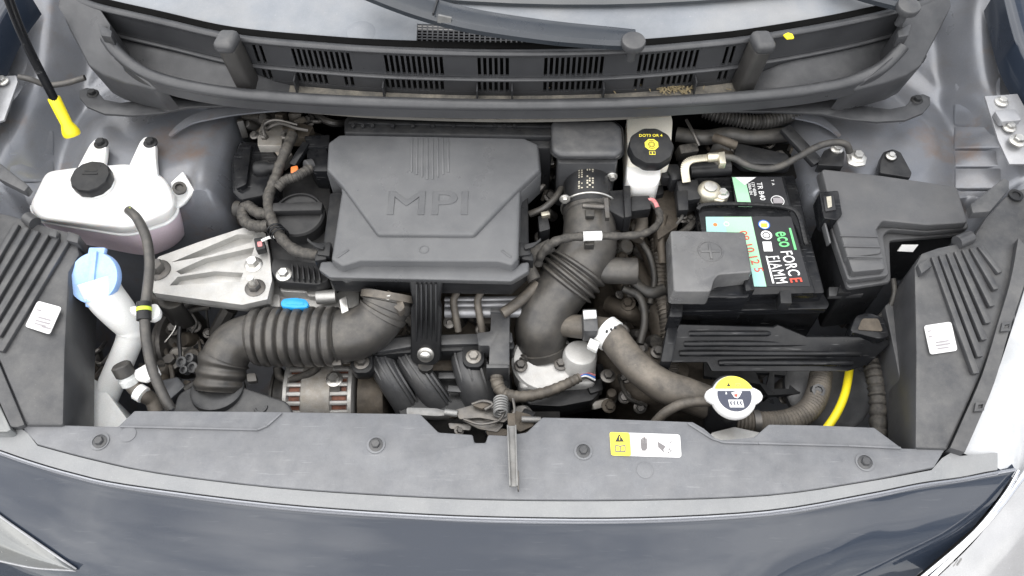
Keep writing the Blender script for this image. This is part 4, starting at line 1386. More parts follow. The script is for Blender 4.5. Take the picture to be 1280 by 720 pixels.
# ================================================================== left ribbed air duct
t = thing('air_duct', 'fat ribbed grey air duct curving from the engine cover to the front resonator', 'air duct', P(330, 430, -0.14))
ctl = [(486, 366, -0.022), (482, 384, -0.032), (470, 402, -0.044), (450, 415, -0.052), (424, 420, -0.056), (366, 421, -0.060), (316, 422, -0.064), (294, 430, -0.070), (281, 448, -0.080), (276, 470, -0.092), (274, 488, -0.102)]
pth = spline(PT(ctl), 14)
m_ = len(pth) - 1
ux = [p.x for p in pth]


def rad(u):
    i = min(m_, int(round(u * m_)))
    x = 640 + (pth[i].x / ((pth[i] - CAM).dot(FW))) * FPX
    r = 0.0335
    r += 0.0045 * sst(0.05, 0.30, u)
    r -= 0.005 * sst(0.62, 0.75, u)
    if 314 < x < 424 and 0.3 < u < 0.7:
        ph = ((x - 316) / 13.2) % 1.0
        r += 0.0062 * (1 - math.exp(-(min(ph, 1 - ph) / 0.15) ** 2)) - 0.001
    if u > 0.86:
        r += 0.0032 * (0.5 + 0.5 * math.cos((u - 0.875) / 0.05 * 2 * math.pi))
    if u < 0.10:
        r += 0.0025 * (1 if (u * 50) % 2 < 1.2 else 0)
    return r


def resample(p, n):
    d = [0]
    for a, b in zip(p, p[1:]):
        d.append(d[-1] + (b - a).length)
    res, j = [], 0
    for i in range(n):
        q = d[-1] * i / (n - 1)
        while j < len(d) - 2 and d[j + 1] < q:
            j += 1
        f = (q - d[j]) / max(1e-9, d[j + 1] - d[j])
        res.append(p[j].lerp(p[j + 1], min(1, max(0, f))))
    return res


pth = resample(pth, 340)
m_ = len(pth) - 1
MB().tube(pth, rad, 36).build('duct', hose_m, t)
d = (pth[12] - pth[4]).normalized()
ck = MB().lathe(pth[7] - d * 0.006, d, [(0.0385, 0), (0.0385, 0.010)], 40).build('clamp_band', hose_b, t)
MB().slab([(484, 362), (502, 372), (506, 384), (500, 390), (488, 380)], -0.004, 0.014, rnd=0.003).build('clamp_lug', hose_b, ck, 0.002)
MB().bolt(P(486, 370, 0.004), 0.004).build('clamp_screw', steel, ck)
MB().slab([(424, 374), (433, 370), (436, 388), (427, 392)], -0.02, 0.01, rnd=0.002).build('side_clip', steel, ck, 0.001)
for (x, y, z) in ((425, 401, -0.02), (420, 452, -0.058), (314, 472, -0.082)):
    MB().slab([(x - 6, y - 5), (x + 5, y - 6), (x + 7, y + 4), (x - 5, y + 5)], z, 0.008, rnd=0.002).build('band_lug', hose_m, t, 0.001)
t = thing('resonator_box', 'smooth dark grey resonator box below the ribbed duct behind the trim', 'resonator', P(290, 500, -0.2))
MB().slab([(222, 492), (240, 482), (300, 482), (360, 502), (368, 520), (300, 535), (210, 535)], -0.095, 0.10, rnd=0.01).build('box', grey_p, t, 0.008, 3)
MB().lathe(P(274, 492, -0.104), (0, 0.2, 1), [(0.037, -0.02), (0.037, 0.012), (0.034, 0.014)], 32).build('socket', grey_p, t)
for x in (252, 257, 262):
    MB().beam(P(x, 473, -0.082), P(x - 4, 490, -0.09), 0.002, 0.006).build('socket_rib', grey_p, t, 0.0005)
MB().torus(P(326, 509, -0.094), (0, 0, 1), 0.008, 0.0018, 20, 6, 0.2, 3.4).build('moulded_ring', grey_p, t)
t = thing('hose_clip_cluster', 'small grey plastic clip cluster at the lower end of the ribbed duct', 'clip', P(232, 460, -0.1))
for (x, y, r) in ((226, 452, 0.008), (236, 447, 0.007), (240, 459, 0.008), (229, 462, 0.006)):
    MB().lathe(P(x, y, -0.075), (-0.2, -0.3, 1), [(r, -0.012), (r, 0), (r * 0.6, 0.001), (r * 0.5, -0.004)], 16).build('clip_barrel', grey_p, t)

# ================================================================== alternator
t = thing('alternator', 'dusty aluminium alternator with copper windings in its slots under the duct', 'alternator', P(410, 500, -0.26))
a, b = P(345, 500, -0.19), P(480, 498, -0.19)
d = b - a
L_ = d.length
MB().lathe(a, d, [(0.035, 0), (0.050, 0.003), (0.050, L_ * 0.04), (0.046, L_ * 0.045), (0.046, L_ * 0.11), (0.050, L_ * 0.115), (0.050, L_ * 0.14), (0.03, L_ * 0.15)], 36).build('pulley', rubber, t)
MB().lathe(a, d, [(0.046, L_ * 0.18), (0.0615, L_ * 0.21), (0.0615, L_ * 0.75), (0.052, L_ * 0.78)], 48).build('stator_core', copper, t)
for f0, f1, r_, mt in ((0.15, 0.22, 0.0675, alu), (0.31, 0.60, 0.0685, alu_d), (0.72, 0.79, 0.0675, alu)):
    MB().lathe(a, d, [(r_ - 0.02, L_ * f0), (r_ - 0.004, L_ * (f0 + 0.004)), (r_, L_ * (f0 + 0.02)), (r_, L_ * (f1 - 0.02)), (r_ - 0.004, L_ * (f1 - 0.004)), (r_ - 0.02, L_ * f1)], 48).build('end_housing', mt, t)
MB().lathe(a, d, [(0.05, L_ * 0.80), (0.062, L_ * 0.82), (0.064, L_ * 0.92), (0.058, L_ * 1.04), (0.03, L_ * 1.08)], 48).build('rear_cover', gearbox, t)
dd, uu, vv = frame(d)
for f0, f1 in ((0.20, 0.33), (0.58, 0.74)):
    for k in range(30):
        an = 2 * math.pi * k / 30
        rr_v = uu * math.cos(an) + vv * math.sin(an)
        MB().beam(a + d * f0 + rr_v * 0.0645, a + d * f1 + rr_v * 0.0645, 0.0068, 0.006, rr_v).build('cooling_fin', alu, t, 0.0018)
MB().bolt(P(418, 474, -0.122), 0.008).build('top_bolt', steel, t)
MB().slab([(410, 474), (425, 474), (426, 490), (410, 490)], -0.124, 0.02).build('terminal_boot', rubber, t, 0.003)
MB().tube(spline(PT([(346, 458, -0.12), (350, 472, -0.13), (366, 474, -0.128), (388, 466, -0.12), (398, 458, -0.12)]), 6), 0.006, 12).build('cable', tape, t)

# ================================================================== intake manifold and fuel rail
t = thing('intake_manifold', 'black plastic intake manifold with curved runners below the engine cover', 'manifold', P(560, 480, -0.30))
for k, pts in enumerate(([(470, 436, -0.118), (478, 456, -0.112), (492, 480, -0.122), (508, 506, -0.150), (520, 530, -0.19)], [(506, 436, -0.118), (516, 456, -0.112), (532, 480, -0.122), (550, 506, -0.150), (562, 530, -0.19)],
                         [(584, 436, -0.118), (588, 456, -0.112), (595, 480, -0.122), (603, 506, -0.150), (610, 530, -0.19)])):
    rr0 = 0.020 if k < 2 else 0.027
    pts = spline(PT(pts), 6)
    ru = MB().tube(pts, rr0, 20).build('runner', grey_p, t)
    for s_ in (-0.72, -0.2, 0.45, 0.9):
        m = MB()
        q = [p + Vector((s_ * rr0, -0.003, rr0 * math.sqrt(1 - s_ * s_) - 0.001)) for p in pts]
        for a, b in zip(q, q[1:]):
            m.beam(a, b + (b - a) * 0.1, 0.0028, 0.009)
        m.build('runner_rib', grey_p, ru)
MB().slab([(475, 448), (640, 442), (640, 520), (500, 525)], -0.135, 0.04).build('plenum', black_p, t, 0.01)
for (x0, y0, x1, y1) in ((496, 470, 512, 468), (548, 470, 580, 470), (560, 486, 590, 488)):
    MB().beam(P(x0, y0, -0.118), P(x1, y1, -0.118), 0.010, 0.004).build('cross_web', grey_p, t, 0.001)
MB().slab([(455, 440), (470, 424), (510, 418), (640, 416), (644, 436), (520, 440), (470, 444)], -0.085, 0.03, rnd=0.006).build('top_flange', black_p, t, 0.004)
for (x, y) in ((452, 453), (592, 446)):
    l_ = MB().slab([(x - 14, y - 14), (x + 13, y - 14), (x + 14, y + 6), (x + 8, y + 13), (x - 8, y + 13), (x - 14, y + 6)], -0.080, 0.022, rnd=0.005).build('bolt_lug', black_p, t, 0.003)
    MB().bolt(P(x, y, -0.079), 0.0072).build('lug_bolt', steel_d if x < 500 else alu_d, l_)
m = MB()
m.slab([(465, 432), (470, 424), (520, 420), (640, 415), (641, 428), (520, 432), (472, 440)], -0.077, 0.009, rnd=0.003)
m.build('loom_channel', grey_p, t, 0.002)
jb = MB().slab([(614, 387), (637, 387), (637, 457), (611, 457), (612, 432), (598, 432), (596, 416), (613, 414)], -0.058, 0.034, rnd=0.003).build('junction_box', grey_p, t, 0.003)
MB().slab([(613, 385), (638, 386), (638, 391), (613, 390)], -0.054, 0.04).build('box_rim', grey_p, jb, 0.001)
MB().slab([(608, 455), (636, 455), (636, 460), (608, 460)], -0.054, 0.04).build('box_rim', grey_p, jb, 0.001)
t = thing('fuel_rail', 'bright metal fuel rail with two short dusty hoses below engine cover', 'fuel rail', P(595, 385, -0.1))
for (y, r) in ((374, 0.005), (381, 0.006), (390, 0.008)):
    MB().cyl(P(556, y + 1, -0.072), P(660, y, -0.072), r, n=20).build('pipe', zinc, t)
for x in (567, 597):
    MB().tube(spline(PT([(x + 4, 366, -0.045), (x, 376, -0.05), (x + 2, 392, -0.06), (x + 6, 414, -0.08)]), 6), 0.0055, 12).build('hose', hose_b, t)
MB().tube(spline(PT([(628, 392, -0.05), (640, 384, -0.048), (655, 372, -0.045), (672, 355, -0.04)]), 6), 0.008, 12).build('elbow_hose', hose_b, t)
MB().lathe(P(562, 404, -0.08), (0, -0.3, 1), [(0.009, 0), (0.009, 0.006), (0.005, 0.007), (0.004, 0.002)], 20).build('sensor_eye', steel_d, t)

# ================================================================== gearbox below the battery
t = thing('gearbox', 'grimy brown gearbox casting seen between the intake hose and the battery', 'gearbox', (0.16, 0.30, -0.44))
MB().slab([(745, 290), (850, 280), (930, 300), (960, 440), (900, 500), (780, 500), (740, 440)], -0.17, 0.2, rnd=0.03).build('casing', gearbox, t, 0.02, 3)
for (x0, y0, x1, y1, z, r) in ((790, 330, 830, 420, -0.12, 0.018), (760, 380, 800, 400, -0.13, 0.014), (800, 300, 822, 360, -0.10, 0.012), (780, 440, 850, 470, -0.14, 0.02), (850, 330, 850, 440, -0.13, 0.02)):
    MB().tube(spline(PT([(x0, y0, z), ((x0 + x1) / 2 + 6, (y0 + y1) / 2, z + 0.01), (x1, y1, z - 0.01)]), 6), r, 14).build('casting_rib', gearbox, t)
for (x, y) in ((807, 384), (790, 352), (826, 330), (770, 430), (822, 440), (760, 470)):
    MB().bolt(P(x, y, -0.105), 0.007).build('bolt', steel_d, t)
m = MB().tube(spline(PT([(822, 300, -0.07), (824, 350, -0.08), (834, 400, -0.09), (838, 450, -0.11), (842, 490, -0.13)]), 40), lambda u: 0.011 + 0.0016 * math.sin(u * 260), 12)
m.build('ribbed_conduit', hose_b, t)
for pts, r, mt in (([(778, 360, -0.06), (800, 372, -0.07), (806, 400, -0.08), (800, 430, -0.09)], 0.006, rubber), ([(800, 300, -0.05), (812, 320, -0.055), (818, 350, -0.07), (812, 380, -0.08)], 0.005, rubber),
                   ([(788, 345, -0.06), (800, 360, -0.07), (815, 366, -0.07), (830, 362, -0.07)], 0.009, rubber), ([(830, 270, -0.03), (826, 300, -0.04), (828, 330, -0.05)], 0.006, gearbox)):
    MB().tube(spline(PT(pts), 6), r, 10).build('breather_hose', mt, t)

# ================================================================== upper radiator hose
t = thing('radiator_hose', 'thick brown grey radiator hose with a white spring clamp band', 'radiator hose', P(800, 460, -0.14))
pth = spline(PT([(690, 405, -0.085), (722, 408, -0.072), (748, 411, -0.062), (764, 420, -0.057), (780, 440, -0.056), (800, 462, -0.058), (828, 482, -0.062), (860, 494, -0.066), (886, 504, -0.07)]), 8)
MB().tube(pth, lambda u: 0.0165 + 0.006 * sst(0.22, 0.36, u) + 0.001 * math.sin(u * 9), 26).build('hose', hose_b, t)
a, b = P(756, 414, -0.058), P(772, 426, -0.057)
ax_ = (b - a).normalized()
cl = MB().lathe(a - ax_ * 0.002, ax_, [(0.0235, 0), (0.0245, 0.001), (0.0245, 0.015), (0.0235, 0.016)], 32).build('clamp_band', white_p, t)
m = MB()
for k in range(3):
    p0 = a.lerp(b, 0.5) + Vector((0.003 - 0.006 * k, -0.003 * k, 0.0245))
    m.lathe(p0, (0, 0, 1), [(0.0018, -0.003), (0.0018, 0.0004)], 10)
m.build('punched_holes', ink_k, cl)
MB().slab([(738, 422), (750, 428), (746, 438), (734, 432)], -0.045, 0.010).build('clamp_ear', white_p, cl, 0.001)
MB().slab([(728, 386), (746, 386), (748, 414), (730, 414)], -0.03, 0.03, rnd=0.003).build('holder', grey_p, t, 0.002)
MB().slab([(729, 388), (745, 387), (746, 396), (730, 397)], -0.024, 0.006).build('white_holder_clip', white_p, t, 0.001)

t = thing('radiator_filler', 'white radiator cap with yellow and navy warning print on a short neck', 'radiator cap', P(918, 500, -0.1))
zc = 0.0
c = P(918, 494, zc)
rc = 0.0285
MB().lathe(c + Vector((0, 0, -0.09)), (0.0, 0.1, 1), [(0.022, 0), (0.022, 0.078), (0.026, 0.082)], 28).build('neck', black_p, t)
MB().lathe(c + Vector((0, 0, -0.012)), (0, -0.1, 1), [(rc * 0.9, 0), (rc, 0.001), (rc, 0.009), (rc * 0.95, 0.0112), (rc * 0.5, 0.0118)], 48).build('cap_disc', paper, t)
nrm = Vector((0, -0.1, 1)).normalized()
yv = Vector((0, 1, 0.1)).normalized()
xv = Vector((1, 0, 0))
top = c + nrm * 0.0002
ears = []
for sg in (-1, 1):
    pts = [c + xv * sg * x_ + yv * y_ - nrm * 0.0012 for x_, y_ in ((0.018, 0.015), (0.030, 0.0095), (0.035, 0.006), (0.0375, 0), (0.035, -0.006), (0.030, -0.0095), (0.018, -0.015))]
    MB().prism(pts, [p - nrm * 0.008 for p in pts]).build('cap_ear', paper, t, 0.002)


def disc_seg(a0, a1, r, h, n=24):
    pts = [top + nrm * h + (xv * math.cos(a0 + (a1 - a0) * k / n) + yv * math.sin(a0 + (a1 - a0) * k / n)) * r for k in range(n + 1)]
    return MB().prism(pts, [p - nrm * 0.0006 for p in pts])


y_f = disc_seg(R(20), R(160), rc * 0.90, 0.0006).build('yellow_field', ink_y, t)
n_f = disc_seg(R(165), R(375), rc * 0.76, 0.0006).build('navy_field', ink_n, t)


def on_cap(pts, h, name, mt, par):
    q = [top + nrm * h + xv * a_ + yv * b_ for a_, b_ in pts]
    return MB().prism(q, [p - nrm * 0.0004 for p in q]).build(name, mt, par)


on_cap([(-0.0085, 0.0115), (-0.0035, 0.0115), (-0.006, 0.0165)], 0.0011, 'warning_triangle', ink_k, y_f)
on_cap([(0.003, 0.012), (0.009, 0.012), (0.009, 0.0158), (0.003, 0.0158)], 0.0011, 'manual_symbol', ink_g, y_f)
on_cap([(0.0038, 0.0128), (0.0082, 0.0128), (0.0082, 0.0150), (0.0038, 0.0150)], 0.0015, 'manual_page', ink_y, y_f)
on_cap([(-0.008, -0.0165), (0.010, -0.0165), (0.009, -0.0065), (-0.009, -0.0065)], 0.0011, 'vent_panel', ink_w, n_f)
for k in range(4):
    x_ = -0.0065 + k * 0.0042
    on_cap([(x_, -0.0135), (x_ + 0.0022, -0.0135), (x_ + 0.0008, -0.011), (x_ + 0.002, -0.0085), (x_, -0.0085), (x_ - 0.001, -0.011)], 0.0015, 'heat_wave', ink_n, n_f)
on_cap([(-0.004, 0.003), (0.001, 0.0045), (0.010, 0.0045), (0.006, -0.002), (0.003, -0.0045), (-0.001, -0.003)], 0.0011, 'hand_symbol', ink_w, n_f)
on_cap([(-0.001, 0.0005), (0.004, 0.0015), (0.003, -0.003), (0.0, -0.0025)], 0.0015, 'hot_mark', ink_r, n_f)
on_cap([(-0.0115, 0.001), (-0.0095, 0.001), (-0.0105, 0.005)], 0.0011, 'drop_mark', ink_w, n_f)

t = thing('bypass_hose', 'thin grey hose looping from the radiator neck into the trim', 'hose', P(850, 510, -0.1))
MB().tube(spline(PT([(816, 532, -0.075), (830, 517, -0.055), (850, 506, -0.043), (872, 502, -0.038), (892, 502, -0.036), (906, 502, -0.04)]), 8), 0.0068, 14).build('hose', hose_b, t)
t = thing('lower_hose', 'dusty corrugated hose curving up from behind the radiator cap', 'hose', P(1000, 510, -0.2))
pth = resample(spline(PT([(918, 527, -0.085), (950, 529, -0.085), (985, 526, -0.088), (1010, 513, -0.093), (1022, 492, -0.10), (1026, 468, -0.112), (1028, 440, -0.13)]), 14), 240)
MB().tube(pth, lambda u: 0.0155 + 0.0010 * math.sin(u * 300), 20).build('hose', hose_b, t)
MB().lathe(P(940, 528, -0.085), (1, 0, 0), [(0.0175, 0), (0.0175, 0.009)], 24).build('worm_clamp', steel_d, t)
MB().lathe(P(1023, 488, -0.082), (0, -0.3, 1), [(0.0095, -0.01), (0.0095, 0.001), (0.006, 0.0015), (0.005, -0.001)], 8).build('clip_head', grey_p, t)
MB().slab([(890, 540), (918, 533), (950, 540), (970, 556), (880, 556)], -0.05, 0.01).build('neck_bracket', alu, t, 0.002)
simple('dipstick_tube', 'bright yellow gearbox dipstick tube curving beside the corrugated hose', 'tube', MB().tube(spline(PT([(1063, 452, -0.10), (1060, 474, -0.095), (1055, 496, -0.09), (1045, 518, -0.09), (1030, 540, -0.095)]), 8), 0.0058, 16), yellow)
t = thing('horn', 'round dark grey horn disc below the battery shield', 'horn', P(1040, 480, -0.2))
MB().lathe(P(1038, 484, -0.125), (0.1, -0.25, 1), [(0.062, -0.02), (0.066, -0.015), (0.066, -0.006), (0.062, -0.002), (0.052, 0.002), (0.03, 0.007), (0.012, 0.009)], 48).build('disc', grey_p, t)
MB().slab([(1070, 440), (1096, 440), (1100, 460), (1074, 464)], -0.12, 0.03, rnd=0.004).build('bracket', body_lo, t, 0.003)
t = thing('side_loom', 'thick taped cable loom rising beside the right ribbed cover', 'cable', P(1096, 500, -0.2))
pth = spline(PT([(1098, 545, -0.10), (1098, 505, -0.09), (1095, 478, -0.085), (1090, 455, -0.09), (1084, 435, -0.10)]), 14)
MB().tube(pth, lambda u: 0.012 + 0.0012 * math.sin(u * 77) + 0.0006 * math.sin(u * 211), 16).build('taped_loom', tape, t)
MB().tube(spline(PT([(1096, 472, -0.085), (1108, 466, -0.082), (1124, 464, -0.085)]), 6), 0.0075, 12).build('branch', tape, t)
MB().tube(spline(PT([(1116, 348, -0.01), (1118, 366, -0.02), (1112, 384, -0.035), (1100, 396, -0.05)]), 8), 0.004, 10).build('thin_cable', rubber, t)
MB().slab([(1106, 382), (1118, 374), (1140, 372), (1144, 420), (1146, 540), (1138, 540), (1118, 440)], -0.03, 0.06, rnd=0.004).build('loom_guide', grey_p, t, 0.004)

# ================================================================== battery, tray, boxes
t = thing('battery', 'black car battery with green and black printed labels and a brass terminal', 'battery', P(940, 300, -0.17))
zb = 0.0
MB().slab([(868, 222), (993, 219), (1031, 366), (885, 372)], zb, 0.16, rnd=0.004).build('case', gloss_p, t, 0.003)
MB().slab([(872, 258), (986, 260), (1020, 366), (890, 370)], zb + 0.007, 0.008, rnd=0.004).build('raised_lid', gloss_p, t, 0.002)
MB().slab([(914, 220), (980, 220), (990, 262), (920, 260)], zb + 0.007, 0.008, rnd=0.002).build('raised_lid', gloss_p, t, 0.002)
hp = spline(PT([(872, 262, 0.010), (878, 257, 0.011), (900, 255, 0.012), (950, 256, 0.012), (985, 260, 0.012), (998, 270, 0.012), (1006, 300, 0.010), (1008, 306, 0.009)]), 6)
m = MB()
for a, b in zip(hp, hp[1:]):
    m.beam(a, b + (b - a) * 0.08, 0.0055, 0.004)
m.build('carry_handle', black_p, t, 0.001)
MB().slab([(975, 363), (989, 363), (990, 379), (976, 379)], 0.012, 0.02).build('handle_clip', black_p, t, 0.001)
# rear label
z1 = zb + 0.0079
lb = MB().plate([(915, 221.5), (977, 221.5), (987, 260), (923, 258)], z1, 0.0008).build('rear_label', ink_k, t)
MB().plate([(915, 221.5), (931, 221.5), (940, 258.4), (923, 258)], z1 + 0.0004, 0.0004).build('green_field', ink_lg, lb)
MB().plate([(919, 221.5), (945, 221.5), (931, 231)], z1 + 0.0008, 0.0004).build('white_corner', ink_w, lb)
xd, yd = (0, -1, 0), (1, 0, 0)                                  # the print reads turned a quarter to the right
for (s_, px, py, sz) in (('TR B40', 951, 239, 0.0115), ('12V 40Ah', 942.5, 236, 0.0068), ('300A EN', 937.5, 236, 0.0062)):
    text('print', s_, P(px, py, z1 + 0.0008), xd, yd, sz, ink_w, lb, 0.0002)
MB().torus(P(972, 251, z1 + 0.0006), (0, 0, 1), 0.0095, 0.0006, 28, 6).build('round_emblem', ink_w, lb)
MB().plate([(966, 247), (978, 247), (979, 254), (967, 254)], z1 + 0.0009, 0.0004).build('emblem_field', ink_s, lb)
text('print', 'T  A', P(966, 228, z1 + 0.0008), xd, yd, 0.006, ink_w, lb, 0.0002)
# main label
lb = MB().plate([(882, 271), (989, 271), (1013, 358), (938, 358), (890, 358)], z1, 0.0008, rnd=0.002).build('main_label', ink_k, t)
MB().plate([(882, 271), (939, 271), (958, 358), (890, 358)], z1 + 0.0004, 0.0004).build('green_field', ink_lg, lb)
MB().plate([(882, 271), (904, 271), (911, 300), (884, 300)], z1 + 0.0008, 0.0004).build('cyan_corner', ink_c, lb)
MB().plate([(935, 335), (952, 335), (957, 358), (938, 358)], z1 + 0.0008, 0.0004).build('cyan_corner', ink_c, lb)
MB().lathe(P(894, 281, z1 + 0.0006), (0, 0, 1), [(0.003, 0), (0.003, 0.0006)], 16).build('orange_dot', orange, lb)
MB().torus(P(908, 280, z1 + 0.0006), (0, 0, 1), 0.0036, 0.0006, 20, 6).build('white_ring', ink_w, lb)
text('red_handwriting', '09.10.12 5', P(938, 314, z1 + 0.0010), (0.18, -1, 0), (1, 0.18, 0), 0.0175, ink_r, lb, 0.0002)
em = MB().lathe(P(955, 281, z1 + 0.0006), (0, 0, 1), [(0.0085, 0), (0.0085, 0.0006)], 28).build('blue_emblem', ink_b, lb)
MB().lathe(P(955, 281, z1 + 0.0012), (0, 0, 1), [(0.0068, 0), (0.0068, 0.0004)], 28).build('emblem_ring', ink_w, em)
MB().plate([(951, 279), (959, 279), (959.5, 284), (951.5, 284)], z1 + 0.0020, 0.0004).build('emblem_bar', ink_y, em)
MB().lathe(P(958, 294, z1 + 0.0006), (0, 0, 1), [(0.008, 0), (0.008, 0.0006)], 28).build('white_seal', ink_w, lb)
MB().torus(P(958, 294, z1 + 0.0014), (0, 0, 1), 0.005, 0.0007, 24, 6).build('seal_ring', ink_k, lb)
MB().plate([(953, 302), (964, 302), (966, 314), (955, 314)], z1 + 0.0006, 0.0004).build('white_square', ink_w, lb)
rd, ru_ = (0.10, -1, 0), (1, 0.10, 0)
text('eco_print', 'eco', P(980, 299, z1 + 0.0008), rd, ru_, 0.031, ink_gr, lb, 0.0002, fat=0.0004, sx=0.62)
text('force_print', 'FORC', P(987, 329, z1 + 0.0008), rd, ru_, 0.0235, ink_w, lb, 0.0002, fat=0.0002, sx=0.68, space=1.08)
text('force_print', 'E', P(994, 350, z1 + 0.0008), rd, ru_, 0.0235, ink_r, lb, 0.0002, fat=0.0004, sx=0.70)
text('brand_print', 'FIAMM', P(971, 337, z1 + 0.0008), rd, ru_, 0.0240, ink_w, lb, 0.0002, sx=0.60, space=1.18)
MB().plate([(986, 285), (988.5, 285), (996, 312), (993, 312)], z1 + 0.0008, 0.0004).build('green_underline', ink_gr, lb)
MB().plate([(957, 320), (959, 320), (968, 354), (965.5, 354)], z1 + 0.0008, 0.0004).build('white_underline', ink_w, lb)
for (x, y) in ((874, 258), (911, 259)):
    MB().lathe(P(x, y, 0.004), (0, 0, 1), [(0.0035, 0), (0.0035, 0.005), (0.0022, 0.005), (0.002, 0.002)], 16).build('vent_plug', black_p, t)

t = thing('terminal_clamp', 'brass battery terminal clamp with nut and black sensor block', 'terminal', P(888, 245, 0.0))
c = P(884, 247, 0.0)
MB().lathe(c, (0, 0, 1), [(0.018, 0), (0.018, 0.014), (0.0165, 0.020), (0.013, 0.023), (0.011, 0.0235)], 32).build('clamp_ring', brass, t)
MB().lathe(c + Vector((0, 0, 0.0235)), (0, 0, 1), [(0.010, 0), (0.0095, 0.003), (0.006, 0.0035)], 28).build('post', steel, t)
MB().slab([(890, 240), (906, 234), (912, 244), (904, 252), (892, 250)], 0.016, 0.014, rnd=0.003).build('clamp_lug', brass, t, 0.002)
MB().bolt(P(903, 242, 0.018), 0.0065).build('clamp_nut', steel, t)
MB().slab([(846, 226), (872, 224), (876, 248), (850, 252)], 0.016, 0.030, rnd=0.003).build('sensor_block', black_p, t, 0.003)
MB().slab([(846, 238), (860, 237), (861, 262), (848, 263)], 0.020, 0.018).build('sensor_plug', black_p, t, 0.002)
MB().tube(spline(PT([(853, 262, 0.008), (852, 272, 0.006), (846, 280, 0.0)]), 5), 0.0025, 8).build('sensor_wire', rubber, t)
m = MB()
bp = spline(PT([(858, 228, 0.020), (856, 210, 0.032), (862, 201, 0.038), (876, 198, 0.04), (892, 197, 0.04), (906, 196, 0.038)]), 6)
for a, b in zip(bp, bp[1:]):
    m.beam(a, b + (b - a) * 0.06, 0.0125, 0.0028)
m.build('brass_strap', brass, t, 0.0005)
MB().lathe(P(884, 197, 0.043), (1, 0.05, 0), [(0.006, 0), (0.007, 0.002), (0.007, 0.020), (0.0055, 0.024)], 16).build('crimp', brass, t)
MB().slab([(898, 190), (906, 189), (908, 204), (900, 204)], 0.050, 0.012).build('crimp_ear', brass, t, 0.001)

t = thing('ground_cable', 'smooth black ground cable running from the brass terminal to the strut tower', 'cable', P(990, 200, 0.03))
MB().tube(spline(PT([(900, 196, 0.043), (918, 198, 0.046), (935, 207, 0.046), (955, 211, 0.046), (975, 208, 0.048), (1000, 195, 0.052), (1025, 182, 0.055), (1045, 178, 0.056), (1058, 181, 0.052), (1062, 190, 0.04)]), 8), 0.0052, 14).build('cable', rubber, t)
MB().slab([(1058, 190), (1066, 186), (1084, 196), (1082, 206), (1070, 208), (1060, 204)], 0.030, 0.004, rnd=0.003).build('cable_lug', steel, t, 0.001)
MB().bolt(P(1072, 196, 0.031), 0.0075).build('lug_bolt', steel, t)

t = thing('fuse_terminal_box', 'scuffed black plus terminal box with embossed cross on the battery corner', 'terminal box', P(890, 330, -0.06))
tl = [(838, 288), (931, 290), (936, 320), (940, 340), (898, 343), (892, 350), (889, 364), (842, 364)]
scuff = mat('scuffed_black_plastic', (0.095, 0.095, 0.097), 0.22, var=0.25, scale=16, dust=0.45, dustc=(0.14, 0.137, 0.13), bump=0.2, stain=((0.17, 0.17, 0.165), 11, 0.55))
MB().slab(tl, 0.040, 0.030, draft=0.003, rnd=0.005).build('lid', scuff, t, 0.005, 3)
cen = P(888, 314, 0.0402)
MB().torus(cen, (0, 0, 1), 0.0165, 0.0010, 32, 6).build('emboss_ring', scuff, t)
MB().box(cen, (0.026, 0.0035, 0.0018)).build('emboss_cross', scuff, t, 0.0004)
MB().box(cen + Vector((0, 0, 0.0001)), (0.0035, 0.026, 0.0021)).build('emboss_cross', scuff, t, 0.0004)
MB().slab([(840, 300), (934, 305), (941, 346), (936, 372), (842, 372)], 0.012, 0.06, rnd=0.004).build('base', gloss_p, t, 0.004)
MB().slab([(843, 368), (855, 368), (853, 396), (836, 396)], -0.004, 0.04, rnd=0.003).build('side_lug', gloss_p, t, 0.003)
MB().slab([(902, 364), (926, 366), (926, 372), (902, 371)], 0.000, 0.03).build('clip_tab', gloss_p, t, 0.002)
MB().plate([(897, 372, -0.012), (916, 372, -0.012), (916, 381, -0.022), (895, 381, -0.022)], th=0.002).build('white_label', ink_w, t)
MB().slab([(930, 344), (941, 344), (944, 362), (932, 364)], 0.022, 0.03).build('latch', gloss_p, t, 0.002)

t = thing('battery_tray', 'black battery tray rim with slotted front wall below the battery', 'battery tray', P(940, 390, -0.2))
MB().slab([(840, 368), (1028, 364), (1037, 380), (1034, 386), (842, 390)], -0.022, 0.012, rnd=0.003).build('rim', gloss_p, t, 0.003)
MB().slab([(842, 372), (1030, 368), (1032, 384), (844, 388)], -0.036, 0.14).build('wall', gloss_p, t, 0.004)
MB().plate([(900, 386, -0.05), (1014, 382, -0.05), (1014, 396, -0.075), (900, 400, -0.075)], th=0.004).build('front_wall', black_p, t, 0.001)
for k in range(4):
    x = 958 + k * 10.5
    MB().slab([(x, 384), (x + 9, 384), (x + 9, 388), (x, 388)], -0.026, 0.006).build('rim_notch', grey_p, t, 0.001)
m = MB()
m.holes([(880, 440), (1010, 452), (1000, 492), (960, 494), (950, 480), (880, 470)], [[(945, 466), (962, 466), (958, 482), (950, 478)], [(968, 468), (990, 470), (986, 486), (968, 486)]], -0.12, 0.008)
m.build('lower_bracket', black_p, t)

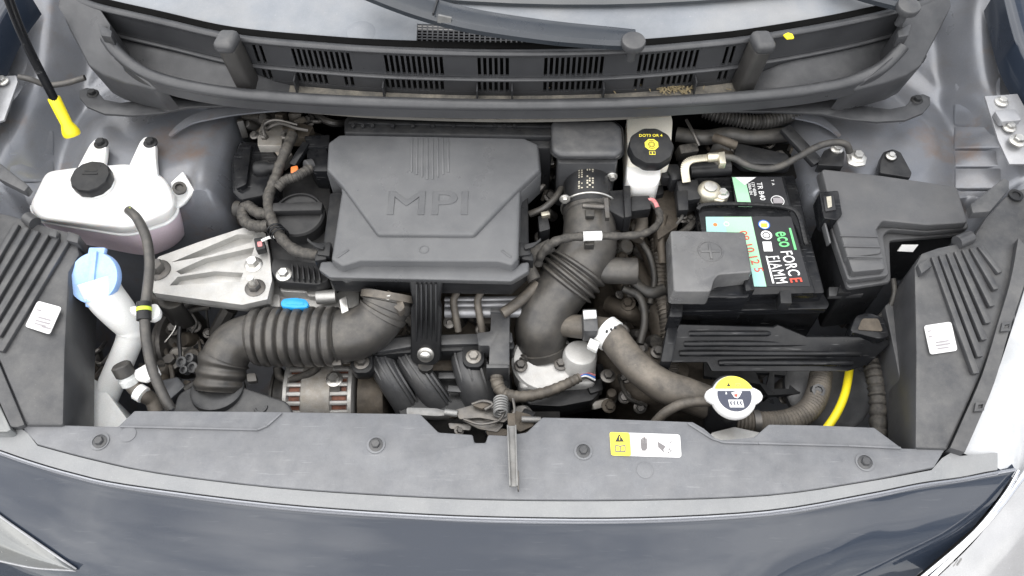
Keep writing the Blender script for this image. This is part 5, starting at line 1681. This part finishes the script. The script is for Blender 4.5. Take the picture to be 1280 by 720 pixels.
# battery front shield
t = thing('battery_shield', 'glossy black ribbed plastic shield standing in front of the battery', 'shield', P(960, 440, -0.12))
top = [(849, 405), (966, 408), (972, 405), (1008, 420), (1098, 420), (1112, 426)]
botm = [(1112, 432), (1085, 456), (1060, 464), (890, 464), (884, 453), (831, 453)]
pts = [(x, y, -0.028) for x, y in top] + [(x, y, -0.062) for x, y in botm]
pts[5] = (1112, 426, -0.03)
pts[6] = (1112, 432, -0.036)
T = PT(pts)
nn = Vector((0, -0.45, 0.9)).normalized()
MB().prism(T, [p - nn * 0.006 for p in T]).build('panel', gloss_p, t, 0.002)


def zsh(y):
    return -0.028 - 0.034 * (y - 408) / 54


for (y, x0, x1) in ((417, 862, 962), (430, 856, 1090), (442, 850, 1078), (454, 900, 1064)):
    m = MB()
    z_ = zsh(y)
    m.tube([P(x0, y, z_ - 0.002), P(x0 + 5, y, z_ + 0.0006), P((x0 + x1) / 2, y, z_ + 0.0015), P(x1 - 5, y, z_ + 0.0006), P(x1, y, z_ - 0.002)], 0.0042, 10)
    m.build('rib', gloss_p, t)
MB().slab([(1062, 414), (1070, 394), (1086, 390), (1104, 396), (1113, 420), (1100, 424)], -0.02, 0.03, rnd=0.006).build('end_scoop', gloss_p, t, 0.004)
MB().slab([(1072, 412), (1078, 398), (1098, 398), (1104, 414)], -0.0185, 0.004, rnd=0.004).build('mud', gearbox, t)
m = MB()
m.slab([(835, 404), (849, 404), (840, 452), (826, 452)], -0.034, 0.05, rnd=0.003)
m.build('end_wall', gloss_p, t, 0.003)

# ================================================================== fuse box
t = thing('fuse_box', 'big black fuse box with stepped lid in front of the strut tower', 'fuse box', P(1110, 280, -0.12))
lid = [(1027, 211), (1100, 219), (1196, 233), (1210, 278), (1160, 281), (1104, 275), (1095, 287), (1103, 316), (1060, 322), (1046, 276), (1036, 248)]
fz = 0.036
fuse_p = mat('fuse_box_plastic', (0.070, 0.071, 0.074), 0.40, var=0.12, scale=12, dust=0.3, dustc=(0.13, 0.125, 0.12), bump=0.22)
MB().slab(lid, fz, 0.014, draft=0.002, rnd=0.006).build('lid', fuse_p, t, 0.004, 3)
st_ = MB().slab([(1047, 284), (1096, 286), (1107, 336), (1066, 340)], fz - 0.003, 0.016, rnd=0.004).build('lid_step', fuse_p, t, 0.003)
for k in range(3):
    y = 295 + k * 13
    MB().beam(P(1050 + k * 4, y, fz + 0.001), P(1097 + k * 3, y + 1, fz + 0.001), 0.0018, 0.002).build('step_line', fuse_p, st_)
m = MB()
for k, (dz, gr) in enumerate(((0.018, 0.004), (0.032, 0.007))):
    pass
low1 = [(1022, 214), (1196, 237), (1212, 285), (1160, 290), (1112, 286), (1104, 294), (1112, 344), (1060, 350), (1040, 290)]
MB().slab(low1, fz - 0.016, 0.010, rnd=0.006).build('rim', fuse_p, t, 0.004, 3)
low2 = [(1024, 220), (1192, 240), (1208, 292), (1112, 300), (1114, 352), (1060, 360), (1040, 300)]
MB().slab(low2, fz - 0.030, 0.008, rnd=0.006).build('lower_rim', fuse_p, t, 0.003, 3)
MB().slab([(1030, 226), (1188, 246), (1202, 290), (1112, 300), (1112, 350), (1060, 356), (1044, 300)], fz - 0.037, 0.12, rnd=0.006).build('base', black_p, t, 0.004)
lt = MB().slab([(1024, 240), (1048, 238), (1053, 268), (1046, 275), (1030, 273)], 0.040, 0.03, rnd=0.003).build('side_latch', gloss_p, t, 0.003)
MB().slab([(1029, 245), (1042, 244), (1045, 262), (1032, 264)], 0.0425, 0.004).build('latch_window', ink_k, lt, 0.0005)
MB().plate([(1033, 246), (1039, 245), (1040, 258), (1035, 260)], 0.044, 0.001).build('latch_tongue', brass, lt)
MB().beam(P(1028, 275, 0.026), P(1036, 306, 0.018), 0.003, 0.012).build('cable_guide', fuse_p, t, 0.001)
MB().plate([(1128, 306, 0.0), (1148, 306, 0.0), (1141, 315, -0.008), (1122, 314, -0.008)], th=0.002).build('white_label', ink_w, t)
MB().slab([(1036, 358), (1080, 358), (1080, 368), (1036, 370)], -0.03, 0.01).build('foot_bracket', grey_p, t, 0.002)
MB().slab([(1050, 356), (1064, 356), (1064, 366), (1048, 366)], -0.022, 0.01).build('foot_clip', black_p, t, 0.001)
t = thing('fuse_box_bracket', 'small black bolted bracket on the strut tower behind the fuse box lid', 'bracket', P(1118, 205, 0.02))
MB().slab([(1100, 204), (1104, 190), (1116, 186), (1126, 190), (1140, 216), (1138, 222), (1100, 216)], 0.034, 0.018, rnd=0.003).build('plate', black_p, t, 0.003)
MB().lathe(P(1114, 195, 0.034), (0, 0, 1), [(0.009, 0), (0.009, 0.003), (0.006, 0.005)], 24).build('grommet', black_p, t)
MB().bolt(P(1114, 195, 0.038), 0.005).build('bolt', steel, t)
t = thing('strut_bracket', 'dark bracket with a bright bolt behind the ground cable lug', 'bracket', P(1045, 192, 0.02))
MB().slab([(1022, 206), (1030, 188), (1046, 182), (1056, 190), (1054, 208)], 0.030, 0.016, rnd=0.003).build('plate', black_p, t, 0.003)
MB().bolt(P(1046, 186, 0.032), 0.0062).build('bolt', steel, t)

# ================================================================== brake fluid reservoir
t = thing('brake_reservoir', 'yellowed white brake fluid tank with black cap marked DOT3 OR 4', 'brake reservoir', P(812, 200, -0.06))
MB().slab([(783, 150), (786, 140), (838, 140), (841, 150), (838, 200), (785, 200)], 0.038, 0.06, rnd=0.006).build('rear_tank', brake_w, t, 0.006, 3)
MB().slab([(783, 196), (786, 180), (824, 180), (826, 222), (820, 232), (790, 232), (784, 224)], 0.022, 0.05, rnd=0.006).build('front_tank', white_p, t, 0.006, 3)
c = P(812, 191, 0.040)
ax_ = Vector((0.0, -0.12, 1)).normalized()
cp = MB().lathe(c, ax_, [(0.030, 0), (0.0335, 0.001), (0.0335, 0.014), (0.0315, 0.018), (0.012, 0.0185)], 72, wob=lambda a_: 1 + 0.016 * math.cos(a_ * 10)).build('cap', black_p, t)
yv = Vector((0, 1, 0.12)).normalized()
xv = Vector((1, 0, 0))
tp_ = c + ax_ * 0.0188
text('cap_print', 'DOT3 OR 4', tp_ + yv * 0.0175, xv, yv, 0.0068, ink_y, cp, 0.0002)
oc = [tp_ + yv * 0.001 + (xv * math.cos(R(22.5 + 45 * k)) + yv * math.sin(R(22.5 + 45 * k))) * 0.0106 for k in range(8)]
og = MB().prism([p + ax_ * 0.0004 for p in oc], oc).build('yellow_octagon', ink_y, cp)
cc = tp_ + yv * 0.001 + ax_ * 0.0007
MB().torus(cc, ax_, 0.0046, 0.0005, 28, 6).build('brake_ring', ink_k, og)
MB().torus(cc, ax_, 0.0028, 0.0003, 24, 6).build('brake_ring', ink_k, og)
for a0 in (-0.7, math.pi - 0.7):
    MB().torus(cc, ax_, 0.0072, 0.0005, 14, 6, a0 + math.pi / 2, a0 + 1.4 + math.pi / 2).build('brake_arc', ink_k, og)
bk = [tp_ + xv * a_ + yv * b_ for a_, b_ in ((-0.0045, -0.017), (0.0045, -0.017), (0.0045, -0.0115), (-0.0045, -0.0115))]
b0 = MB().prism([p + ax_ * 0.0004 for p in bk], bk).build('manual_symbol', ink_y, cp)
for sg in (-1, 1):
    bk = [tp_ + ax_ * 0.0005 + xv * a_ * sg + yv * b_ for a_, b_ in ((0.0007, -0.0160), (0.0038, -0.0160), (0.0038, -0.0125), (0.0007, -0.0125))]
    MB().prism([p + ax_ * 0.0003 for p in bk], bk).build('manual_page', ink_k, b0)

# ================================================================== things at the firewall
t = thing('corrugated_conduit', 'black corrugated conduit arching under the cowl rail behind the battery', 'conduit', P(950, 150, 0.0))
pth = resample(spline(PT([(880, 138, 0.03), (905, 146, 0.03), (940, 152, 0.03), (970, 149, 0.03), (1000, 138, 0.03)]), 10), 160)
MB().tube(pth, lambda u: 0.0105 + 0.0018 * math.sin(u * 2 * math.pi * 30), 16).build('conduit', rubber, t)
t = thing('pedal_box', 'dark clutter of brackets behind the battery under the cowl', 'bracket', P(930, 190, -0.1))
MB().slab([(845, 176), (1000, 180), (1005, 222), (850, 220)], -0.02, 0.1, rnd=0.004).build('base', dark, t, 0.004)
MB().slab([(920, 178), (985, 192), (990, 206), (930, 204), (918, 194)], 0.018, 0.02, rnd=0.006).build('shield', black_p, t, 0.004)
MB().tube(PT([(862, 214, 0.0), (912, 210, 0.002)]), 0.012, 16).build('cylinder', black_p, t)
MB().tube(spline(PT([(846, 168, 0.01), (880, 172, 0.015), (910, 168, 0.012), (940, 172, 0.01), (985, 168, 0.01)]), 8), 0.012, 14).build('heater_hose', rubber, t)
MB().tube(spline(PT([(858, 150, 0.03), (866, 165, 0.03), (874, 182, 0.02)]), 6), 0.0025, 8).build('thin_pipe', steel_d, t)
MB().tube(spline(PT([(893, 172, 0.03), (905, 176, 0.034), (920, 182, 0.03)]), 6), 0.007, 10).build('rusty_fitting', gearbox, t)
MB().beam(P(980, 160, 0.036), P(1022, 205, 0.025), 0.02, 0.01).build('brace', black_p, t, 0.003)
MB().beam(P(838, 214, 0.0), P(846, 232, 0.0), 0.02, 0.03).build('block', black_p, t, 0.003)
MB().slab([(826, 205), (848, 205), (848, 222), (828, 222)], 0.01, 0.02, rnd=0.003).build('clip', black_p, t, 0.003)
MB().beam(P(840, 268, -0.035), P(834, 282, -0.045), 0.006, 0.01).build('green_band', green_d, t)
MB().slab([(818, 240), (845, 236), (848, 282), (822, 300)], -0.03, 0.1, rnd=0.004).build('side_bracket', gearbox, t, 0.003)

t = thing('brake_pump', 'black brake control unit with an aluminium valve block by the left tower', 'brake unit', P(320, 210, -0.15))
MB().slab([(288, 200), (300, 176), (340, 178), (352, 196), (348, 240), (300, 250), (290, 240)], -0.005, 0.10, rnd=0.005).build('motor_unit', gloss_p, t, 0.005)
MB().slab([(291, 196), (302, 178), (314, 180), (308, 230), (295, 236)], 0.004, 0.02, rnd=0.004).build('cover_plate', gloss_p, t, 0.003)
MB().slab([(322, 166), (330, 148), (354, 151), (352, 182), (322, 182)], 0.010, 0.05, rnd=0.002).build('valve_block', alu_d, t, 0.002)
for (x, y) in ((331, 172), (334, 161), (357, 173)):
    MB().lathe(P(x, y, 0.010), (0, -0.2, 1), [(0.0062, 0), (0.0062, 0.008), (0.0035, 0.009), (0.003, 0.016)], 6).build('pipe_union', steel_d, t)
for k, pts in enumerate(([(331, 170, 0.024), (330, 156, 0.03), (345, 150, 0.032), (372, 156, 0.028)], [(334, 160, 0.022), (350, 154, 0.03), (370, 160, 0.03), (385, 163, 0.026)])):
    MB().tube(spline(PT(pts), 6), 0.0026, 8).build('brake_pipe', steel_d, t)
MB().lathe(P(318, 212, -0.003), (1, 0.1, 0), [(0.010, 0), (0.013, 0.004), (0.013, 0.02), (0.010, 0.024), (0.010, 0.034)], 20).build('sensor_barrel', black_p, t)
MB().slab([(300, 222), (345, 226), (344, 250), (302, 252)], -0.03, 0.06, rnd=0.004).build('lower_block', gloss_p, t, 0.004)
MB().lathe(P(297, 262, -0.03), (1, -0.2, 0.3), [(0.014, 0), (0.014, 0.012), (0.008, 0.014)], 20).build('rubber_mount', rubber, t)

t = thing('ignition_plugs', 'black ignition coil connectors with an orange lock beside the oil cap', 'connector', P(385, 200, -0.02))
MB().slab([(383, 186), (405, 180), (412, 196), (410, 214), (392, 214), (384, 202)], 0.014, 0.04, rnd=0.003).build('coil_plug', gloss_p, t, 0.003)
MB().slab([(380, 170), (412, 168), (412, 182), (384, 184)], 0.020, 0.04, rnd=0.003).build('coil_head', gloss_p, t, 0.003)
MB().lathe(P(390, 206, 0.010), (-0.6, -0.5, 0.3), [(0.0095, 0), (0.0095, 0.010), (0.0075, 0.011)], 20).build('plug_boot', grey_p, t)
MB().beam(P(384, 180, 0.018), P(366, 208, 0.010), 0.012, 0.012).build('plug_arm', gloss_p, t, 0.002)
MB().slab([(363, 208), (372, 206), (373, 215), (363, 217)], 0.018, 0.012).build('orange_lock', orange, t, 0.002)
MB().slab([(352, 158), (374, 153), (392, 158), (384, 172), (356, 172)], 0.012, 0.02, rnd=0.003).build('bracket', gearbox, t, 0.003)
MB().slab([(336, 186), (352, 182), (366, 192), (352, 204)], -0.005, 0.02, rnd=0.003).build('rear_bracket', alu_d, t, 0.002)

t = thing('engine_loom', 'thick dusty taped engine loom bending around the oil filler cap', 'wiring loom', P(345, 270, -0.03))


def loom(pts, r, name='taped_loom'):
    p = resample(spline(PT(pts), 12), 120)
    return MB().tube(p, lambda u: r * (1 + 0.05 * math.sin(u * 61) + 0.04 * math.sin(u * 143 + 1) + 0.03 * math.sin(u * 23)), 16).build(name, tape, t)


loom([(366, 168, 0.022), (358, 186, 0.022), (350, 206, 0.016), (344, 224, 0.012), (336, 244, 0.010), (336, 262, 0.008), (342, 280, 0.006), (352, 298, 0.006), (366, 311, 0.008), (382, 317, 0.010), (398, 319, 0.012)], 0.0080)
loom([(388, 210, 0.012), (372, 220, 0.016), (356, 226, 0.014), (346, 236, 0.010)], 0.0075, 'loom_branch')
loom([(336, 268, 0.004), (322, 266, 0.002), (309, 258, -0.002), (303, 266, -0.004), (308, 278, -0.004), (322, 283, 0.0), (336, 282, 0.004)], 0.0085, 'loom_loop')
for k in range(3):
    q = P(344 + k * 3.2, 288 + k * 3.0, 0.006)
    MB().torus(q, (0.5, -1, 0.2), 0.0115, 0.0013, 24, 6).build('cable_tie', gloss_p, t)
MB().slab([(317, 298), (328, 296), (332, 310), (320, 313)], -0.004, 0.012, rnd=0.002).build('small_plug', black_p, t, 0.002)
MB().slab([(321, 302), (327, 301), (328, 307), (322, 308)], -0.0025, 0.004).build('plug_wires', pink, t, 0.001)
MB().tube(spline(PT([(327, 301, -0.002), (336, 297, 0.0), (344, 296, 0.002)]), 5), 0.0022, 8).build('wire', ink_w, t)

# clutter between hose, cover and loom on the right of the cover
t = thing('vacuum_lines', 'black connector and small vacuum hoses between engine cover and intake hose', 'hose', P(680, 270, -0.06))
MB().tube(spline(PT([(662, 268, -0.02), (680, 260, -0.012), (695, 246, -0.01), (704, 232, -0.012)]), 6), 0.0055, 10).build('hose', hose_m, t)
MB().slab([(672, 270), (684, 268), (688, 286), (674, 290)], -0.01, 0.03, rnd=0.003).build('connector', black_p, t, 0.003)
MB().slab([(676, 265), (686, 263), (688, 268), (677, 270)], -0.004, 0.01).build('clip', brass, t, 0.001)
MB().tube(PT([(676, 206, 0.0), (692, 204, 0.0)]), 0.0022, 8).build('pipe', steel, t)
MB().tube(spline(PT([(668, 350, -0.02), (660, 330, -0.01), (668, 318, 0.0), (690, 306, 0.012)]), 6), 0.010, 12).build('taped_bend', tape, t)
MB().tube(spline(PT([(800, 262, -0.03), (802, 280, -0.035), (796, 300, -0.04)]), 12), 0.010, 12).build('ribbed_stub', hose_b, t)
MB().slab([(800, 225), (828, 222), (830, 242), (806, 246)], -0.02, 0.04, rnd=0.004).build('bracket', black_p, t, 0.003)

# ================================================================== bonnet latch
t = thing('bonnet_latch', 'greasy steel bonnet latch with coil spring and long release lever over the trim', 'latch', P(620, 530, -0.06))
zl = -0.03
MB().slab([(535, 514), (700, 514), (700, 560), (535, 560)], -0.05, 0.006).build('support_plate', dark, t, 0.001)
for (pts, mt, z, th) in (([(508, 509), (545, 510), (560, 514), (562, 519), (545, 520), (508, 518)], worn, -0.028, 0.014), ([(568, 512), (590, 506), (622, 510), (640, 520), (630, 528), (600, 522), (574, 524)], steel_d, -0.02, 0.004),
                         ([(576, 524), (600, 520), (630, 530), (622, 540), (598, 536)], steel_d, -0.026, 0.004), ([(590, 506), (606, 502), (616, 506), (602, 511)], gearbox, -0.012, 0.006), ([(640, 512), (664, 518), (668, 532), (650, 540), (638, 530)], gearbox, -0.022, 0.006),
                         ([(560, 528), (590, 530), (588, 538), (562, 536)], steel_d, -0.03, 0.004), ([(606, 534), (634, 536), (636, 544), (610, 546)], gearbox, -0.028, 0.004)):
    MB().slab(pts, z, th, rnd=0.003).build('latch_plate', mt, t, 0.0012)
MB().cyl(P(556, 515, -0.022), P(572, 517, -0.022), 0.0045).build('cable_end', worn, t)
for k in range(6):
    MB().torus(P(626, 500 + k * 3.2, -0.010), (0.05, -1, 0.3), 0.0085, 0.0016, 20, 6).build('spring_coil', worn, t)
m = MB()
m.tube(spline(PT([(590, 505, -0.014), (604, 501, -0.010), (616, 505, -0.010), (606, 512, -0.012)]), 6), 0.002, 8)
m.tube(spline(PT([(580, 524, -0.018), (600, 530, -0.014), (622, 526, -0.014), (630, 516, -0.014)]), 6), 0.002, 8)
m.tube(spline(PT([(641, 498, -0.006), (643, 514, -0.006), (636, 522, -0.008)]), 6), 0.0018, 8)
m.build('wire_form', steel_d, t)
lv = MB().slab([(634, 532), (645, 532), (647, 608), (637, 608)], 0.014, 0.003, rnd=0.002).build('release_lever', worn, t, 0.001)
MB().beam(P(634.5, 532, 0.016), P(637.5, 608, 0.016), 0.0018, 0.006).build('lever_flange', worn, lv, 0.0005)
MB().beam(P(644.5, 532, 0.016), P(646.5, 608, 0.016), 0.0018, 0.006).build('lever_flange', worn, lv, 0.0005)
MB().slab([(646, 588), (649, 588), (649, 612), (647, 612)], 0.018, 0.010).build('lever_tip', steel_d, lv, 0.0008)
MB().slab([(634, 516), (644, 516), (645, 534), (635, 534)], 0.010, 0.004).build('lever_root', gearbox, lv, 0.001)
MB().cyl(P(652, 524, -0.018), P(676, 525, -0.018), 0.004).build('guide_bar', worn, t)

# ================================================================== dark clutter low down on the left of the engine
t = thing('belt_drive', 'grimy belt pulley and small wires in the dark gap below the engine mount', 'pulley', P(230, 430, -0.3))
MB().lathe(P(222, 430, -0.20), (0.9, -0.1, 0.35), [(0.055, 0), (0.058, 0.004), (0.052, 0.008), (0.058, 0.012), (0.058, 0.02), (0.03, 0.022)], 36).build('pulley_wheel', steel_d, t)
for pts, r, mt in (([(206, 392, -0.10), (222, 398, -0.10), (240, 388, -0.10), (262, 384, -0.10)], 0.004, rubber), ([(226, 398, -0.11), (224, 420, -0.12), (226, 452, -0.13)], 0.003, ink_k), ([(206, 428, -0.12), (218, 412, -0.115), (222, 396, -0.11)], 0.0012, steel),
                   ([(240, 392, -0.10), (246, 404, -0.11), (240, 416, -0.12)], 0.002, rubber), ([(262, 470, -0.12), (246, 478, -0.10), (232, 488, -0.10)], 0.006, rubber), ([(288, 385, -0.1), (278, 402, -0.12), (270, 418, -0.14)], 0.012, hose_m)):
    MB().tube(spline(PT(pts), 6), r, 8).build('wire', mt, t)
MB().slab([(196, 476), (222, 470), (232, 482), (212, 500), (196, 496)], -0.12, 0.03, rnd=0.004).build('lower_bracket', body_lo, t, 0.003)
MB().bolt(P(214, 452, -0.15), 0.010).build('bolt', steel_d, t)

# ================================================================== small dirty parts deep between the big ones
def clutter(t, areas, n, seed):
    rnd = random.Random(seed)
    mts = [gearbox, gearbox, black_p, rubber, alu_d, steel_d, tape, hose_b]
    for k in range(n):
        x0, y0, x1, y1, z = areas[k % len(areas)]
        x, y = rnd.uniform(x0, x1), rnd.uniform(y0, y1)
        zz = z + rnd.uniform(-0.02, 0.012)
        mt = rnd.choice(mts)
        kind = rnd.random()
        if kind < 0.30:
            a = rnd.uniform(0, 6.28)
            L_ = rnd.uniform(10, 30)
            pts = [(x - L_ * math.cos(a), y - L_ * math.sin(a), zz - 0.02), (x + rnd.uniform(-6, 6), y + rnd.uniform(-6, 6), zz), (x + L_ * math.cos(a + 0.5), y + L_ * math.sin(a + 0.5), zz - 0.02)]
            MB().tube(spline(PT(pts), 6), rnd.choice((0.0022, 0.0035, 0.006)), 8).build('small_cable', mt, t)
        elif kind < 0.52:
            MB().bolt(P(x, y, zz), rnd.uniform(0.004, 0.008), (rnd.uniform(-0.4, 0.4), -rnd.uniform(0, 0.6), 1)).build('bolt', rnd.choice((steel_d, steel_d, gearbox)), t)
        elif kind < 0.80:
            m = MB()
            rot = Matrix.Rotation(rnd.uniform(-0.8, 0.8), 3, 'Z') @ Matrix.Rotation(rnd.uniform(-0.5, 0.5), 3, 'X')
            m.box(P(x, y, zz - 0.012), (rnd.uniform(0.010, 0.03), rnd.uniform(0.010, 0.03), 0.03), rot)
            m.build('small_bracket', mt, t, 0.002)
        else:
            r = rnd.uniform(0.006, 0.014)
            MB().lathe(P(x, y, zz - 0.02), (rnd.uniform(-0.6, 0.6), rnd.uniform(-0.6, 0.2), 1), [(r, 0), (r, 0.018), (r * 0.8, 0.022), (r * 0.5, 0.0225)], 18).build('small_boss', mt, t)


clutter(bpy.data.objects['gearbox'], [(755, 245, 830, 300, -0.09), (770, 300, 835, 380, -0.10), (700, 470, 830, 515, -0.16), (770, 400, 835, 450, -0.12), (890, 460, 1000, 500, -0.15), (1040, 360, 1075, 400, -0.13)], 96, 3)
clutter(bpy.data.objects['belt_drive'], [(205, 380, 262, 440, -0.14), (196, 440, 250, 500, -0.15), (85, 400, 130, 470, -0.14)], 40, 5)
clutter(bpy.data.objects['brake_pump'], [(300, 150, 360, 190, 0.0), (290, 235, 335, 275, -0.05), (360, 150, 410, 175, 0.005)], 32, 9)
clutter(bpy.data.objects['vacuum_lines'], [(664, 225, 700, 300, -0.05), (676, 200, 702, 230, -0.03)], 16, 4)
clutter(bpy.data.objects['engine_block'], [(470, 400, 515, 425, -0.11), (556, 396, 612, 414, -0.11), (440, 500, 500, 514, -0.20)], 20, 6)
clutter(bpy.data.objects['pedal_box'], [(845, 165, 925, 215, 0.0), (930, 165, 1005, 200, -0.01), (845, 255, 868, 285, -0.03)], 24, 8)
clutter(bpy.data.objects['bonnet_latch'], [(560, 516, 668, 540, -0.035)], 14, 2)
